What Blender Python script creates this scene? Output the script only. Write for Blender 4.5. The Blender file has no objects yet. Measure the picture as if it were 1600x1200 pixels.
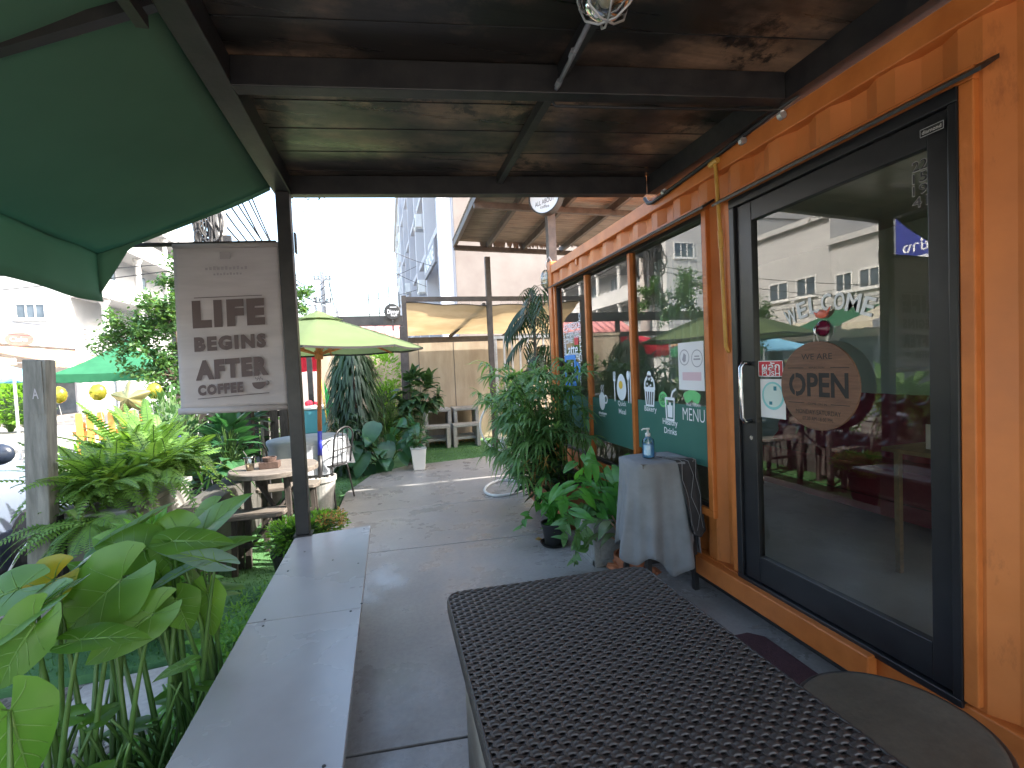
import bpy, bmesh, math, random
from mathutils import Vector, Matrix
R = math.radians
random.seed(7)
sc = bpy.context.scene
col = sc.collection

# ------------------------------------------------------------------ camera, world, sun, exposure
F, HC = 740.0, 1.5
YAW, PITCH, ROLL = R(14.55), R(2.1), R(-2.53)
_f = Vector((math.sin(YAW)*math.cos(PITCH), math.cos(YAW)*math.cos(PITCH), -math.sin(PITCH)))
_r0 = Vector((math.cos(YAW), -math.sin(YAW), 0)); _u0 = _r0.cross(_f)
_r = math.cos(ROLL)*_r0 + math.sin(ROLL)*_u0
_u = -math.sin(ROLL)*_r0 + math.cos(ROLL)*_u0
CAM = Vector((0, 0, HC))
cd = bpy.data.cameras.new('camera'); cam = bpy.data.objects.new('camera', cd); col.objects.link(cam)
cd.sensor_width = 36.0; cd.lens = F/1600*36.0; cd.clip_end = 2000; cd.clip_start = 0.05
m3 = Matrix((_r, _u, -_f)).transposed()
cam.matrix_world = Matrix.Translation(CAM) @ m3.to_4x4()
sc.camera = cam

SUN = Vector((0.70, -0.24, 0.66)).normalized()
w = bpy.data.worlds.new('World'); sc.world = w; w.use_nodes = True
nt = w.node_tree; bg = nt.nodes['Background']
sky = nt.nodes.new('ShaderNodeTexSky'); sky.sky_type = 'NISHITA'; sky.sun_disc = False
sky.sun_elevation = math.asin(SUN.z); sky.sun_rotation = math.atan2(SUN.x, SUN.y)
sky.air_density = 1.3; sky.dust_density = 4.0; sky.ozone_density = 1.0
nt.links.new(sky.outputs[0], bg.inputs[0]); bg.inputs[1].default_value = 0.15
sl = bpy.data.lights.new('sun', 'SUN'); sl.energy = 2.7; sl.angle = R(0.5); sl.color = (1.0, .95, .87)
so = bpy.data.objects.new('sun', sl); col.objects.link(so)
so.rotation_euler = SUN.to_track_quat('Z', 'Y').to_euler(); so.location = (0, 0, 30)
sc.view_settings.view_transform = 'Standard'; sc.view_settings.look = 'None'
sc.view_settings.gamma = 1.0; sc.view_settings.exposure = 2.75
sc.cycles.max_bounces = 10; sc.cycles.diffuse_bounces = 5; sc.cycles.transparent_max_bounces = 24
sc.cycles.sample_clamp_indirect = 6.0

# turn a measured photo position into a point of the place (on a height, a depth or the cafe wall)
def ray(px, py): return (px-800)/F*_r - (py-600)/F*_u + _f
def on_z(px, py, z=0.0): d = ray(px, py); return CAM + d*((z-HC)/d.z)
def on_y(px, py, y): d = ray(px, py); return CAM + d*(y/d.y)
def on_x(px, py, x=1.93): d = ray(px, py); return CAM + d*(x/d.x)

# ------------------------------------------------------------------ materials
def _mat(name):
    m = bpy.data.materials.new(name); m.use_nodes = True
    t = m.node_tree; return m, t, t.nodes['Principled BSDF']
def L(t, a, b): t.links.new(a, b)
def N(t, k, **kw):
    n = t.nodes.new(k)
    for a, b in kw.items(): setattr(n, a, b)
    return n
def rgba(c): return (c[0], c[1], c[2], 1)
def ramp(t, fac, stops):
    r = N(t, 'ShaderNodeValToRGB'); L(t, fac, r.inputs[0])
    e = r.color_ramp.elements
    while len(e) < len(stops): e.new(.5)
    for i, (p, c) in enumerate(stops): e[i].position = p; e[i].color = rgba(c) if not isinstance(c, float) else (c, c, c, 1)
    return r
def noise(t, scale, detail=5, rough=.55, stretch=None, kind='ShaderNodeTexNoise'):
    tc = N(t, 'ShaderNodeTexCoord'); n = N(t, kind)
    src = tc.outputs['Object']
    if stretch:
        mp = N(t, 'ShaderNodeMapping'); mp.inputs['Scale'].default_value = stretch; L(t, src, mp.inputs[0]); src = mp.outputs[0]
    L(t, src, n.inputs['Vector']); n.inputs['Scale'].default_value = scale
    if kind == 'ShaderNodeTexNoise':
        n.inputs['Detail'].default_value = detail; n.inputs['Roughness'].default_value = rough
    return n
def bump(t, b, h, strength, dist=.01):
    bp = N(t, 'ShaderNodeBump'); bp.inputs['Strength'].default_value = strength; bp.inputs['Distance'].default_value = dist
    L(t, h, bp.inputs['Height']); L(t, bp.outputs[0], b.inputs['Normal']); return bp
def pm(name, c1, c2=None, scale=6, rough=.6, metal=0, bmp=0, stretch=None, coat=0, dist=.01, lo=.35, hi=.68, rvar=.0, detail=6, spec=None):
    m, t, b = _mat(name)
    b.inputs['Roughness'].default_value = rough; b.inputs['Metallic'].default_value = metal
    if spec is not None: b.inputs['Specular IOR Level'].default_value = spec
    if coat: b.inputs['Coat Weight'].default_value = coat; b.inputs['Coat Roughness'].default_value = .15
    if c2 is None: b.inputs['Base Color'].default_value = rgba(c1)
    else:
        n = noise(t, scale, detail, .6, stretch)
        r = ramp(t, n.outputs['Fac'], [(lo, c1), (hi, c2)]); L(t, r.outputs[0], b.inputs['Base Color'])
        if rvar:
            rr = ramp(t, n.outputs['Fac'], [(.3, max(0, rough-rvar)), (.7, min(1., rough+rvar))]); L(t, rr.outputs[0], b.inputs['Roughness'])
    if bmp:
        n2 = noise(t, scale*4, 8, .65, stretch); bump(t, b, n2.outputs['Fac'], bmp, dist)
    return m
def leafmat(name, c1, c2, scale=7, trans=.45, rough=.42, tint=None):
    m, t, b = _mat(name)
    n = noise(t, scale, 3, .5); r = ramp(t, n.outputs['Fac'], [(.35, c1), (.65, c2)])
    b.inputs['Roughness'].default_value = rough; L(t, r.outputs[0], b.inputs['Base Color'])
    tr = N(t, 'ShaderNodeBsdfTranslucent'); mx = N(t, 'ShaderNodeMixShader'); mx.inputs[0].default_value = trans
    hs = N(t, 'ShaderNodeMix', data_type='RGBA', blend_type='MULTIPLY'); hs.inputs['Factor'].default_value = 1
    L(t, r.outputs[0], hs.inputs['A']); hs.inputs['B'].default_value = rgba(tint or (2.2, 1.9, .9)); L(t, hs.outputs['Result'], tr.inputs[0])
    out = t.nodes['Material Output']; L(t, b.outputs[0], mx.inputs[1]); L(t, tr.outputs[0], mx.inputs[2]); L(t, mx.outputs[0], out.inputs[0])
    return m
def glassmat(name, tint=(.78, .84, .82), boost=1.6, rough=.0, base=.04):
    m, t, b = _mat(name); t.nodes.remove(b)
    tr = N(t, 'ShaderNodeBsdfTransparent'); tr.inputs[0].default_value = rgba(tint)
    gl = N(t, 'ShaderNodeBsdfGlossy'); gl.inputs['Roughness'].default_value = rough
    fr = N(t, 'ShaderNodeFresnel'); fr.inputs['IOR'].default_value = 1.52
    mu = N(t, 'ShaderNodeMath', operation='MULTIPLY_ADD'); mu.inputs[1].default_value = boost; mu.inputs[2].default_value = base; mu.use_clamp = True
    L(t, fr.outputs[0], mu.inputs[0]); mx = N(t, 'ShaderNodeMixShader'); L(t, mu.outputs[0], mx.inputs[0])
    L(t, tr.outputs[0], mx.inputs[1]); L(t, gl.outputs[0], mx.inputs[2]); L(t, mx.outputs[0], t.nodes['Material Output'].inputs[0])
    return m
def clothmat(name, c1, c2, trans=.5, scale=4, rough=.9, weave=0, stretch=None):
    m, t, b = _mat(name)
    n = noise(t, scale, 4, .6, stretch); r = ramp(t, n.outputs['Fac'], [(.35, c1), (.65, c2)])
    b.inputs['Roughness'].default_value = rough; L(t, r.outputs[0], b.inputs['Base Color'])
    if weave:
        n2 = noise(t, weave, 2, .5); bump(t, b, n2.outputs['Fac'], .25, .004)
    if trans:
        tr = N(t, 'ShaderNodeBsdfTranslucent'); mx = N(t, 'ShaderNodeMixShader'); mx.inputs[0].default_value = trans
        L(t, r.outputs[0], tr.inputs[0]); L(t, b.outputs[0], mx.inputs[1]); L(t, tr.outputs[0], mx.inputs[2])
        L(t, mx.outputs[0], t.nodes['Material Output'].inputs[0])
    return m

M = {}
M['black_steel'] = pm('black_steel', (.012, .012, .014), (.03, .028, .028), 9, .42, 0, .12)
M['door_black'] = pm('door_black', (.010, .010, .012), (.018, .018, .02), 5, .35)
M['orange'] = pm('container_orange', (.46, .125, .018), (.60, .18, .028), 3.2, .48, 0, .10, None, .0, .006, .3, .7)
def rusty_orange():
    m, t, b = _mat('container_orange_paint')
    n = noise(t, 2.6, 7, .6); r = ramp(t, n.outputs['Fac'], [(.28, (.46, .14, .032)), (.72, (.63, .205, .05))])
    n2 = noise(t, 5.5, 9, .72, (1, 1, .35)); r2 = ramp(t, n2.outputs['Fac'], [(.60, 0.0), (.73, .75)])
    mx = N(t, 'ShaderNodeMix', data_type='RGBA'); L(t, r2.outputs[0], mx.inputs['Factor']); L(t, r.outputs[0], mx.inputs['A'])
    mx.inputs['B'].default_value = (.22, .055, .014, 1); L(t, mx.outputs['Result'], b.inputs['Base Color'])
    rr = ramp(t, n.outputs['Fac'], [(.3, .38), (.7, .58)]); L(t, rr.outputs[0], b.inputs['Roughness'])
    n3 = noise(t, 7, 6, .6); bump(t, b, n3.outputs['Fac'], .12, .012)
    return m
M['orange'] = rusty_orange()
M['orange_trim'] = pm('orange_trim', (.46, .13, .026), (.60, .185, .042), 6, .42, 0, .1)
M['interior_wall'] = pm('interior_wall', (.30, .33, .28), (.36, .38, .32), 2, .7)
M['interior_floor'] = pm('interior_floor', (.17, .175, .17), (.25, .25, .245), 2.2, .35, 0, .05)
M['glass'] = glassmat('window_glass', (.80, .87, .83), 1.9, 0, .05)
M['door_glass'] = glassmat('door_glass', (.84, .88, .86), 1.7, 0, .04)
M['clear'] = glassmat('clear_plastic', (.93, .95, .95), 1.2, .03, .02)
M['white_vinyl'] = pm('white_vinyl', (.80, .82, .84), None, rough=.5)
M['green_vinyl'] = clothmat('green_film', (.055, .185, .145), (.065, .20, .16), .25, 2, .55)
M['lime'] = pm('lime_vinyl', (.16, .56, .20), None, rough=.5)
M['blue_vinyl'] = pm('blue_vinyl', (.05, .24, .62), None, rough=.5)
M['red_vinyl'] = pm('red_vinyl', (.60, .035, .05), None, rough=.5)
M['yellow_vinyl'] = pm('yellow_vinyl', (.85, .55, .08), None, rough=.5)
M['teal_vinyl'] = pm('teal_vinyl', (.25, .60, .60), None, rough=.5)
M['paper'] = pm('paper', (.78, .76, .76), None, rough=.7)
M['ink'] = pm('ink', (.05, .045, .05), None, rough=.7)
M['grey_ink'] = pm('grey_ink', (.38, .36, .38), None, rough=.7)
M['pink_ink'] = pm('pink_ink', (.70, .50, .54), None, rough=.7)
M['sign_ink'] = pm('sign_ink', (.02, .017, .015), None, rough=.7)
def concrete(name, c1, c2, rough=.35, sc_=1.6, flake=.06, bm_=.12, spec=.5):
    m, t, b = _mat(name)
    n = noise(t, sc_, 8, .62); r = ramp(t, n.outputs['Fac'], [(.3, c1), (.7, c2)])
    n4 = noise(t, 38, 4, .7); r4 = ramp(t, n4.outputs['Fac'], [(.36, (.62, .62, .62)), (.62, (1.08, 1.08, 1.08))])
    mx = N(t, 'ShaderNodeMix', data_type='RGBA', blend_type='MULTIPLY'); mx.inputs['Factor'].default_value = .45
    L(t, r.outputs[0], mx.inputs['A']); L(t, r4.outputs[0], mx.inputs['B'])
    n5 = noise(t, 3.1, 6, .8); r5 = ramp(t, n5.outputs['Fac'], [(.58, 0.), (.85, flake)])
    m2 = N(t, 'ShaderNodeMix', data_type='RGBA'); L(t, r5.outputs[0], m2.inputs['Factor']); L(t, mx.outputs['Result'], m2.inputs['A']); m2.inputs['B'].default_value = rgba([x*.55 for x in c1])
    L(t, m2.outputs['Result'], b.inputs['Base Color']); b.inputs['Specular IOR Level'].default_value = spec
    n2 = noise(t, 2.4, 6, .65); r2 = ramp(t, n2.outputs['Fac'], [(.32, max(.05, rough-.14)), (.68, rough+.2)]); L(t, r2.outputs[0], b.inputs['Roughness'])
    n3 = noise(t, 60, 6, .7); bump(t, b, n3.outputs['Fac'], bm_, .004)
    return m
M['terrace'] = concrete('polished_concrete', (.262, .25, .24), (.318, .304, .292), .30)
M['board'] = pm('cement_board', (.275, .268, .272), (.345, .338, .342), 1.7, .25, 0, .03, None, 0, .003, .32, .68, .09, 5, .7)
M['concrete'] = concrete('rough_concrete', (.24, .235, .22), (.38, .37, .345), .75, 2.2, bm_=.4)
M['round_stone'] = concrete('stone_top', (.085, .078, .058), (.135, .125, .095), .6, 4, bm_=.3)
M['paver'] = concrete('paver', (.30, .29, .28), (.42, .41, .39), .8, 2, bm_=.3)
M['asphalt'] = concrete('asphalt', (.24, .23, .21), (.33, .315, .29), .85, .5, bm_=.3)
def gravel():
    m, t, b = _mat('gravel_soil')
    v = noise(t, 55, kind='ShaderNodeTexVoronoi'); r = ramp(t, v.outputs['Color'], [(.2, (.07, .065, .055)), (.8, (.24, .225, .20))])
    n = noise(t, .8, 4, .6); r2 = ramp(t, n.outputs['Fac'], [(.4, (.7, .65, .55)), (.6, (1.1, 1.1, 1.1))])
    mx = N(t, 'ShaderNodeMix', data_type='RGBA', blend_type='MULTIPLY'); mx.inputs['Factor'].default_value = 1
    L(t, r.outputs[0], mx.inputs['A']); L(t, r2.outputs[0], mx.inputs['B']); L(t, mx.outputs['Result'], b.inputs['Base Color'])
    b.inputs['Roughness'].default_value = .9; bump(t, b, v.outputs['Distance'], -.9, .03); return m
M['gravel'] = gravel()
M['turf'] = pm('artificial_turf', (.04, .12, .04), (.075, .19, .065), 3, .85, 0, .8, None, 0, .02)
M['blade'] = leafmat('grass_blade', (.045, .13, .035), (.08, .19, .055), 8, .3, .6)
def ceilmat():
    m, t, b = _mat('stained_roof_panel')
    n = noise(t, 1.5, 8, .62, (1, 1.5, 1)); r = ramp(t, n.outputs['Fac'], [(.43, (.022, .018, .016)), (.53, (.10, .068, .050)), (.66, (.30, .185, .115))])
    n2 = noise(t, 9, 6, .6, (.10, 1.6, 1)); r2 = ramp(t, n2.outputs['Fac'], [(.35, (.55, .55, .55)), (.65, (1.1, 1.1, 1.1))])
    mx = N(t, 'ShaderNodeMix', data_type='RGBA', blend_type='MULTIPLY'); mx.inputs['Factor'].default_value = .9
    L(t, r.outputs[0], mx.inputs['A']); L(t, r2.outputs[0], mx.inputs['B'])
    n4 = noise(t, 3.4, 8, .75); r4 = ramp(t, n4.outputs['Fac'], [(.52, 0.), (.60, .93)])
    m2 = N(t, 'ShaderNodeMix', data_type='RGBA'); L(t, r4.outputs[0], m2.inputs['Factor']); L(t, mx.outputs['Result'], m2.inputs['A']); m2.inputs['B'].default_value = (.012, .011, .011, 1)
    L(t, m2.outputs['Result'], b.inputs['Base Color'])
    rr = ramp(t, n2.outputs['Fac'], [(.3, .25), (.7, .45)]); L(t, rr.outputs[0], b.inputs['Roughness']); b.inputs['Specular IOR Level'].default_value = .35
    b.inputs['Coat Weight'].default_value = .08; b.inputs['Coat Roughness'].default_value = .12
    bump(t, b, n2.outputs['Fac'], .12, .01); return m
M['ceiling'] = ceilmat()
M['green_awning'] = clothmat('green_awning', (.13, .245, .17), (.155, .28, .195), .6, 1.2, .8, 300)  # base green paled to stand in for lens-flare haze
M['banner'] = clothmat('banner_canvas', (.44, .40, .40), (.52, .48, .475), .30, 2, .9, 500, (1, 1, 6))
M['wicker'] = pm('wicker_resin', (.028, .023, .022), (.046, .038, .036), 30, .38, 0, .15)
M['beige_panel'] = pm('beige_panel', (.20, .16, .12), (.36, .31, .25), 5, .6, 0, .1)
M['grey_cloth'] = clothmat('grey_tablecloth', (.22, .22, .225), (.27, .27, .275), .12, 6, .92, 420)
M['dark_cloth'] = clothmat('dark_runner', (.035, .034, .036), (.055, .053, .055), 0, 6, .9, 420)
M['white_cloth'] = clothmat('white_tablecloth', (.40, .42, .46), (.47, .49, .53), .25, 5, .9)
M['wood'] = pm('weathered_wood', (.085, .070, .057), (.17, .145, .122), 7, .75, 0, .3, (1, 6, 6))  # browns darkened to stand in for shade missing over the garden furniture
M['wood_dark'] = pm('dark_wood', (.030, .024, .020), (.075, .060, .050), 7, .75, 0, .3, (6, 6, 1))
M['post_wood'] = pm('grey_post_wood', (.13, .13, .115), (.25, .245, .22), 5, .85, 0, .4, (6, 6, .8))
M['umbrella'] = clothmat('lime_umbrella', (.125, .175, .07), (.15, .20, .088), .4, 2, .85, 300)
M['sign_wood'] = pm('sign_wood', (.115, .052, .028), (.18, .085, .045), 6, .55, 0, .15, (1, 1, 9))
M['pole_orange'] = pm('orange_pole', (.42, .14, .05), (.55, .20, .07), 8, .6)
M['blue_paint'] = pm('blue_paint', (.03, .04, .42), None, rough=.5)
M['stone_white'] = pm('white_stone', (.40, .39, .37), (.60, .58, .55), 9, .8, 0, .4)
M['terracotta'] = pm('terracotta', (.34, .115, .055), (.46, .18, .09), 8, .75, 0, .25)
M['black_plastic'] = pm('black_plastic', (.012, .012, .013), (.022, .022, .022), 8, .5)
M['white_plastic'] = pm('white_plastic', (.62, .62, .60), (.72, .72, .70), 4, .5)
M['chrome'] = pm('chrome', (.65, .66, .68), None, rough=.18, metal=1)
M['white_metal'] = pm('white_metal', (.60, .60, .58), (.72, .72, .70), 8, .4)
M['galv'] = pm('galvanised_steel', (.42, .43, .44), (.58, .59, .60), 12, .45, .6)
M['tan_wall'] = pm('stained_render', (.28, .21, .145), (.46, .38, .28), 1.7, .85, 0, .25, (1.4, 1, .35), 0, .02)
M['tarp'] = clothmat('tan_tarp', (.34, .24, .125), (.44, .32, .18), .4, 1.6, .85, 60, (1, 1, 5))
M['brown_steel'] = pm('brown_steel', (.055, .042, .036), (.10, .08, .068), 8, .6, 0, .1)
M['roof_sheet'] = pm('grey_roof_sheet', (.20, .165, .14), (.31, .26, .22), 2.5, .55, .2, .05, (1, 4, 1))
M['white_wall'] = pm('white_wall', (.44, .435, .425), (.52, .515, .50), .5, .85, 0, .1)
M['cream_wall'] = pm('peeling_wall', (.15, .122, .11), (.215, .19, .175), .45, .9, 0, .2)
M['grey_wall'] = pm('grey_facade', (.42, .42, .45), (.52, .52, .54), .4, .85, 0, .1, (1, 1, .3))
M['wall_glass'] = pm('building_glass', (.06, .08, .10), (.12, .15, .18), 1, .12)
M['roof_red'] = pm('red_roof', (.40, .15, .14), (.52, .22, .20), 3, .6)
M['red_canvas'] = clothmat('red_canvas', (.55, .03, .06), (.66, .05, .09), .4, 3)
M['green_canvas'] = clothmat('green_canvas', (.02, .14, .065), (.03, .18, .085), .4, 3)
M['flag_green'] = clothmat('flag_green', (.03, .48, .12), (.05, .55, .15), .5, 3)
M['foil'] = pm('gold_foil', (.36, .31, .03), (.55, .49, .07), 6, .15, .75)
M['foil_pale'] = pm('pale_foil', (.30, .26, .10), (.45, .40, .19), 6, .2, .7)
M['fence_orange'] = pm('orange_slats', (.66, .24, .05), (.78, .34, .09), 4, .7)
M['purple'] = leafmat('purple_petal', (.30, .25, .66), (.48, .42, .78), 9, .3, .6, (1.2, 1.1, 1.3))
M['blue_board'] = pm('blue_board', (.025, .035, .24), (.03, .045, .28), 2, .5)
M['cream_stripe'] = clothmat('cream_stripe', (.62, .56, .42), (.70, .64, .50), .3, 3)
M['slate_stripe'] = clothmat('slate_stripe', (.20, .22, .25), (.25, .27, .30), .3, 3)
M['rust_stripe'] = clothmat('rust_stripe', (.45, .27, .17), (.55, .33, .21), .3, 3)
M['sofa'] = pm('maroon_leather', (.17, .024, .042), (.24, .04, .06), 5, .27, 0, .1)
M['mat_maroon'] = pm('maroon_mat', (.045, .016, .022), (.075, .028, .036), 60, .95, 0, .7)
M['table_wood'] = pm('table_wood', (.17, .115, .055), (.25, .175, .09), 6, .5, 0, .1, (1, 5, 5))
M['curtain'] = clothmat('curtain', (.40, .44, .36), (.48, .52, .44), .3, 3)
M['fill_blind'] = clothmat('fill_blind', (.34, .36, .32), (.40, .42, .38), .5, 3)
M['car_paint'] = pm('car_paint', (.15, .18, .24), (.17, .20, .27), 1, .28, .2, coat=.7)
M['car_dark'] = pm('car_dark', (.015, .02, .035), (.02, .028, .045), 3, .3)
M['rubber'] = pm('rubber', (.015, .015, .015), None, rough=.8)
M['brick_dark'] = pm('dark_brick', (.055, .032, .025), (.10, .06, .045), 14, .8, 0, .5)
M['coffee'] = pm('iced_coffee', (.55, .42, .28), (.66, .54, .40), 10, .3)
M['gel'] = clothmat('sanitizer_gel', (.28, .62, .88), (.34, .68, .92), .6, 4, .2)
M['amber'] = pm('yellow_conduit', (.50, .27, .05), (.62, .36, .08), 14, .45)
M['grey_pvc'] = pm('grey_conduit', (.16, .17, .19), (.22, .23, .25), 10, .45)
M['lamp_glass'] = glassmat('lamp_glass', (.80, .80, .70), 1.4, .1, .08)
M['trunk'] = pm('bark', (.07, .05, .035), (.16, .12, .09), 9, .9, 0, .6, (4, 4, 1))
M['stem'] = leafmat('green_stem', (.045, .11, .02), (.085, .17, .035), 5, .1, .5)
M['vein'] = leafmat('leaf_vein', (.12, .25, .05), (.17, .31, .08), 5, .3, .4)
M['stem_pink'] = leafmat('pink_stem', (.50, .24, .18), (.62, .36, .26), 5, .15, .5, (1.2, 1, .9))
M['taro'] = leafmat('taro_leaf', (.07, .18, .025), (.125, .26, .045), 3.2, .48, .33)
M['taro_blue'] = leafmat('taro_leaf_waxy', (.13, .22, .16), (.21, .31, .25), 3.2, .25, .30, (1.2, 1.5, .8))
M['taro_yellow'] = leafmat('taro_leaf_yellowing', (.30, .24, .02), (.16, .26, .03), 6, .45, .4)
M['planter_concrete'] = pm('planter_concrete', (.13, .128, .12), (.24, .235, .22), 4, .8, 0, .3)  # darker concrete tone standing in for shade on the fern planter
M['fern'] = leafmat('fern_leaf', (.085, .19, .035), (.16, .29, .065), 2.6, .42, .5)
M['pothos'] = leafmat('pothos_leaf', (.07, .22, .03), (.15, .34, .06), 7, .40, .35)
M['syng'] = leafmat('arrow_leaf', (.05, .19, .03), (.10, .30, .055), 6, .38, .35)
M['palm'] = leafmat('palm_leaf', (.06, .16, .05), (.13, .26, .09), 5, .32, .42)
M['bigleaf'] = leafmat('broad_leaf', (.022, .085, .035), (.05, .14, .06), 4, .25, .35, (1.6, 1.8, .9))
M['darkleaf'] = leafmat('dark_leaf', (.012, .038, .014), (.026, .062, .024), 3, .2, .45)
M['treeleaf'] = leafmat('tree_leaf', (.035, .10, .03), (.075, .16, .05), 1.3, .35, .45)
M['limeleaf'] = leafmat('lime_leaf', (.09, .22, .025), (.16, .33, .05), 3, .45, .5)
M['creeper'] = leafmat('creeper_leaf', (.02, .055, .02), (.045, .10, .035), 4, .25, .45)
M['aglao'] = leafmat('aglaonema_leaf', (.06, .12, .045), (.14, .17, .085), 8, .3, .4)
M['dry'] = leafmat('dry_leaf', (.30, .17, .04), (.50, .33, .10), 9, .3, .8, (1.1, 1, .8))
M['soil'] = pm('soil', (.03, .022, .016), (.06, .045, .032), 20, .95, 0, .8)
M['cable'] = pm('cable', (.02, .02, .022), None, rough=.6)
M['pole_concrete'] = pm('pole_concrete', (.38, .36, .34), (.48, .46, .43), 3, .9)
M['sign_white'] = pm('sign_white', (.75, .77, .82), None, rough=.4)
M['teal'] = pm('teal_box', (.05, .22, .27), (.07, .26, .31), 3, .6)
M['banner_ink'] = pm('banner_ink', (.10, .075, .075), None, rough=.85)
M['banner_faint'] = pm('banner_faint', (.33, .30, .31), None, rough=.85)

# ------------------------------------------------------------------ mesh helpers
WL = {}
def wl(o): return WL.get(o.name, Vector((0, 0, 0))) if o else Vector((0, 0, 0))
class MB:
    def __init__(s): s.v = []; s.f = []
    def add(s, vs, fs):
        n = len(s.v); s.v += [tuple(p) for p in vs]; s.f += [tuple(i+n for i in f) for f in fs]; return s
    def box(s, a, b, rot=None, piv=None):
        (x0, y0, z0), (x1, y1, z1) = [min(p, q) for p, q in zip(a, b)], [max(p, q) for p, q in zip(a, b)]
        vs = [Vector(p) for p in ((x0,y0,z0),(x1,y0,z0),(x1,y1,z0),(x0,y1,z0),(x0,y0,z1),(x1,y0,z1),(x1,y1,z1),(x0,y1,z1))]
        if rot is not None:
            pv = Vector(piv) if piv is not None else (vs[0]+vs[6])/2
            vs = [pv + rot @ (p-pv) for p in vs]
        return s.add(vs, [(3,2,1,0),(4,5,6,7),(0,1,5,4),(1,2,6,5),(2,3,7,6),(3,0,4,7)])
    def beam(s, p, q, w_, h_, up=(0, 0, 1)):
        p, q = Vector(p), Vector(q); d = (q-p).normalized(); up = Vector(up)
        if abs(d.dot(up)) > .99: up = Vector((0, 1, 0))
        sd = d.cross(up).normalized(); u = sd.cross(d)
        vs = [c + sd*(i*w_/2) + u*(j*h_/2) for c in (p, q) for i, j in ((-1,-1),(1,-1),(1,1),(-1,1))]
        return s.add(vs, [(0,1,2,3),(7,6,5,4),(0,4,5,1),(1,5,6,2),(2,6,7,3),(3,7,4,0)])
    def tube(s, pts, r, n=6, cap=True):
        pts = [Vector(p) for p in pts]; k = len(pts); rs = r if isinstance(r, (list, tuple)) else [r]*k
        vs = []; ref = None
        for i, p in enumerate(pts):
            d = (pts[min(i+1, k-1)] - pts[max(i-1, 0)])
            d = d.normalized() if d.length > 1e-9 else Vector((0, 0, 1))
            if ref is None: ref = d.orthogonal().normalized()
            ref = (ref - d*ref.dot(d))
            ref = ref.normalized() if ref.length > 1e-6 else d.orthogonal().normalized()
            b = d.cross(ref)
            vs += [p + (ref*math.cos(2*math.pi*j/n) + b*math.sin(2*math.pi*j/n))*rs[i] for j in range(n)]
        fs = [(i*n+j, i*n+(j+1) % n, (i+1)*n+(j+1) % n, (i+1)*n+j) for i in range(k-1) for j in range(n)]
        if cap: fs += [tuple(range(n-1, -1, -1)), tuple((k-1)*n+j for j in range(n))]
        return s.add(vs, fs)
    def lathe(s, c, prof, n=24, axis=None):
        c = Vector(c); vs = []; Q = Vector((0, 0, 1)).rotation_difference(Vector(axis)) if axis is not None else None
        for r, z in prof:
            for j in range(n):
                p = Vector((r*math.cos(2*math.pi*j/n), r*math.sin(2*math.pi*j/n), z))
                if Q: p = Q @ p
                vs.append(c+p)
        fs = [(i*n+j, i*n+(j+1) % n, (i+1)*n+(j+1) % n, (i+1)*n+j) for i in range(len(prof)-1) for j in range(n)]
        if prof[0][0] > 1e-6: fs.append(tuple(range(n-1, -1, -1)))
        if prof[-1][0] > 1e-6: fs.append(tuple((len(prof)-1)*n+j for j in range(n)))
        return s.add(vs, fs)
    def prism(s, poly, dv):
        poly = [Vector(p) for p in poly]; dv = Vector(dv); n = len(poly)
        return s.add(poly + [p+dv for p in poly], [tuple(range(n-1, -1, -1)), tuple(range(n, 2*n))] + [(i, (i+1) % n, n+(i+1) % n, n+i) for i in range(n)])
    def grid(s, fn, nu, nv):
        vs = [fn(i/nu, j/nv) for i in range(nu+1) for j in range(nv+1)]
        return s.add(vs, [(i*(nv+1)+j, (i+1)*(nv+1)+j, (i+1)*(nv+1)+j+1, i*(nv+1)+j+1) for i in range(nu) for j in range(nv)])
    def ball(s, c, r, n=10, sq=(1, 1, 1)):
        prof = [(math.sin(math.pi*i/n)*1.0, -math.cos(math.pi*i/n)) for i in range(n+1)]
        m = MB().lathe((0, 0, 0), [(max(a, 1e-4), b) for a, b in prof], n*2)
        return s.add([Vector(c)+Vector((p[0]*sq[0], p[1]*sq[1], p[2]*sq[2]))*r for p in m.v], m.f)
    def build(s, name, mat, parent=None, smooth=False, bevel=0, thick=0, seg=2):
        o0 = wl(parent); me = bpy.data.meshes.new(name)
        me.from_pydata([tuple(Vector(p)-o0) for p in s.v], [], s.f); me.update()
        o = bpy.data.objects.new(name, me); col.objects.link(o)
        me.materials.append(M[mat] if isinstance(mat, str) else mat)
        if smooth: me.polygons.foreach_set('use_smooth', [True]*len(me.polygons))
        if thick:
            md = o.modifiers.new('solid', 'SOLIDIFY'); md.thickness = thick; md.offset = 0
        if bevel:
            md = o.modifiers.new('bevel', 'BEVEL'); md.width = bevel; md.segments = seg; md.limit_method = 'ANGLE'; md.angle_limit = R(40)
        if parent: o.parent = parent; WL[o.name] = o0
        return o
def tag(o, label=None, cat=None, group=None, kind=None):
    if label: o['label'] = label
    if cat: o['category'] = cat
    if group: o['group'] = group
    if kind: o['kind'] = kind
    return o
def thing(name, label, cat, loc=(0, 0, 0), group=None):
    o = bpy.data.objects.new(name, None); col.objects.link(o); o.empty_display_size = .1
    o.location = loc; WL[o.name] = Vector(loc); return tag(o, label, cat, group)
def struct(mb, name, mat, **k): o = mb.build(name, mat, **k); o['kind'] = 'structure'; return o
def copy_tree(o, parent=None):
    c = o.copy(); col.objects.link(c)
    if parent: c.parent = parent
    for ch in list(o.children): copy_tree(ch, c)
    return c
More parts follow.
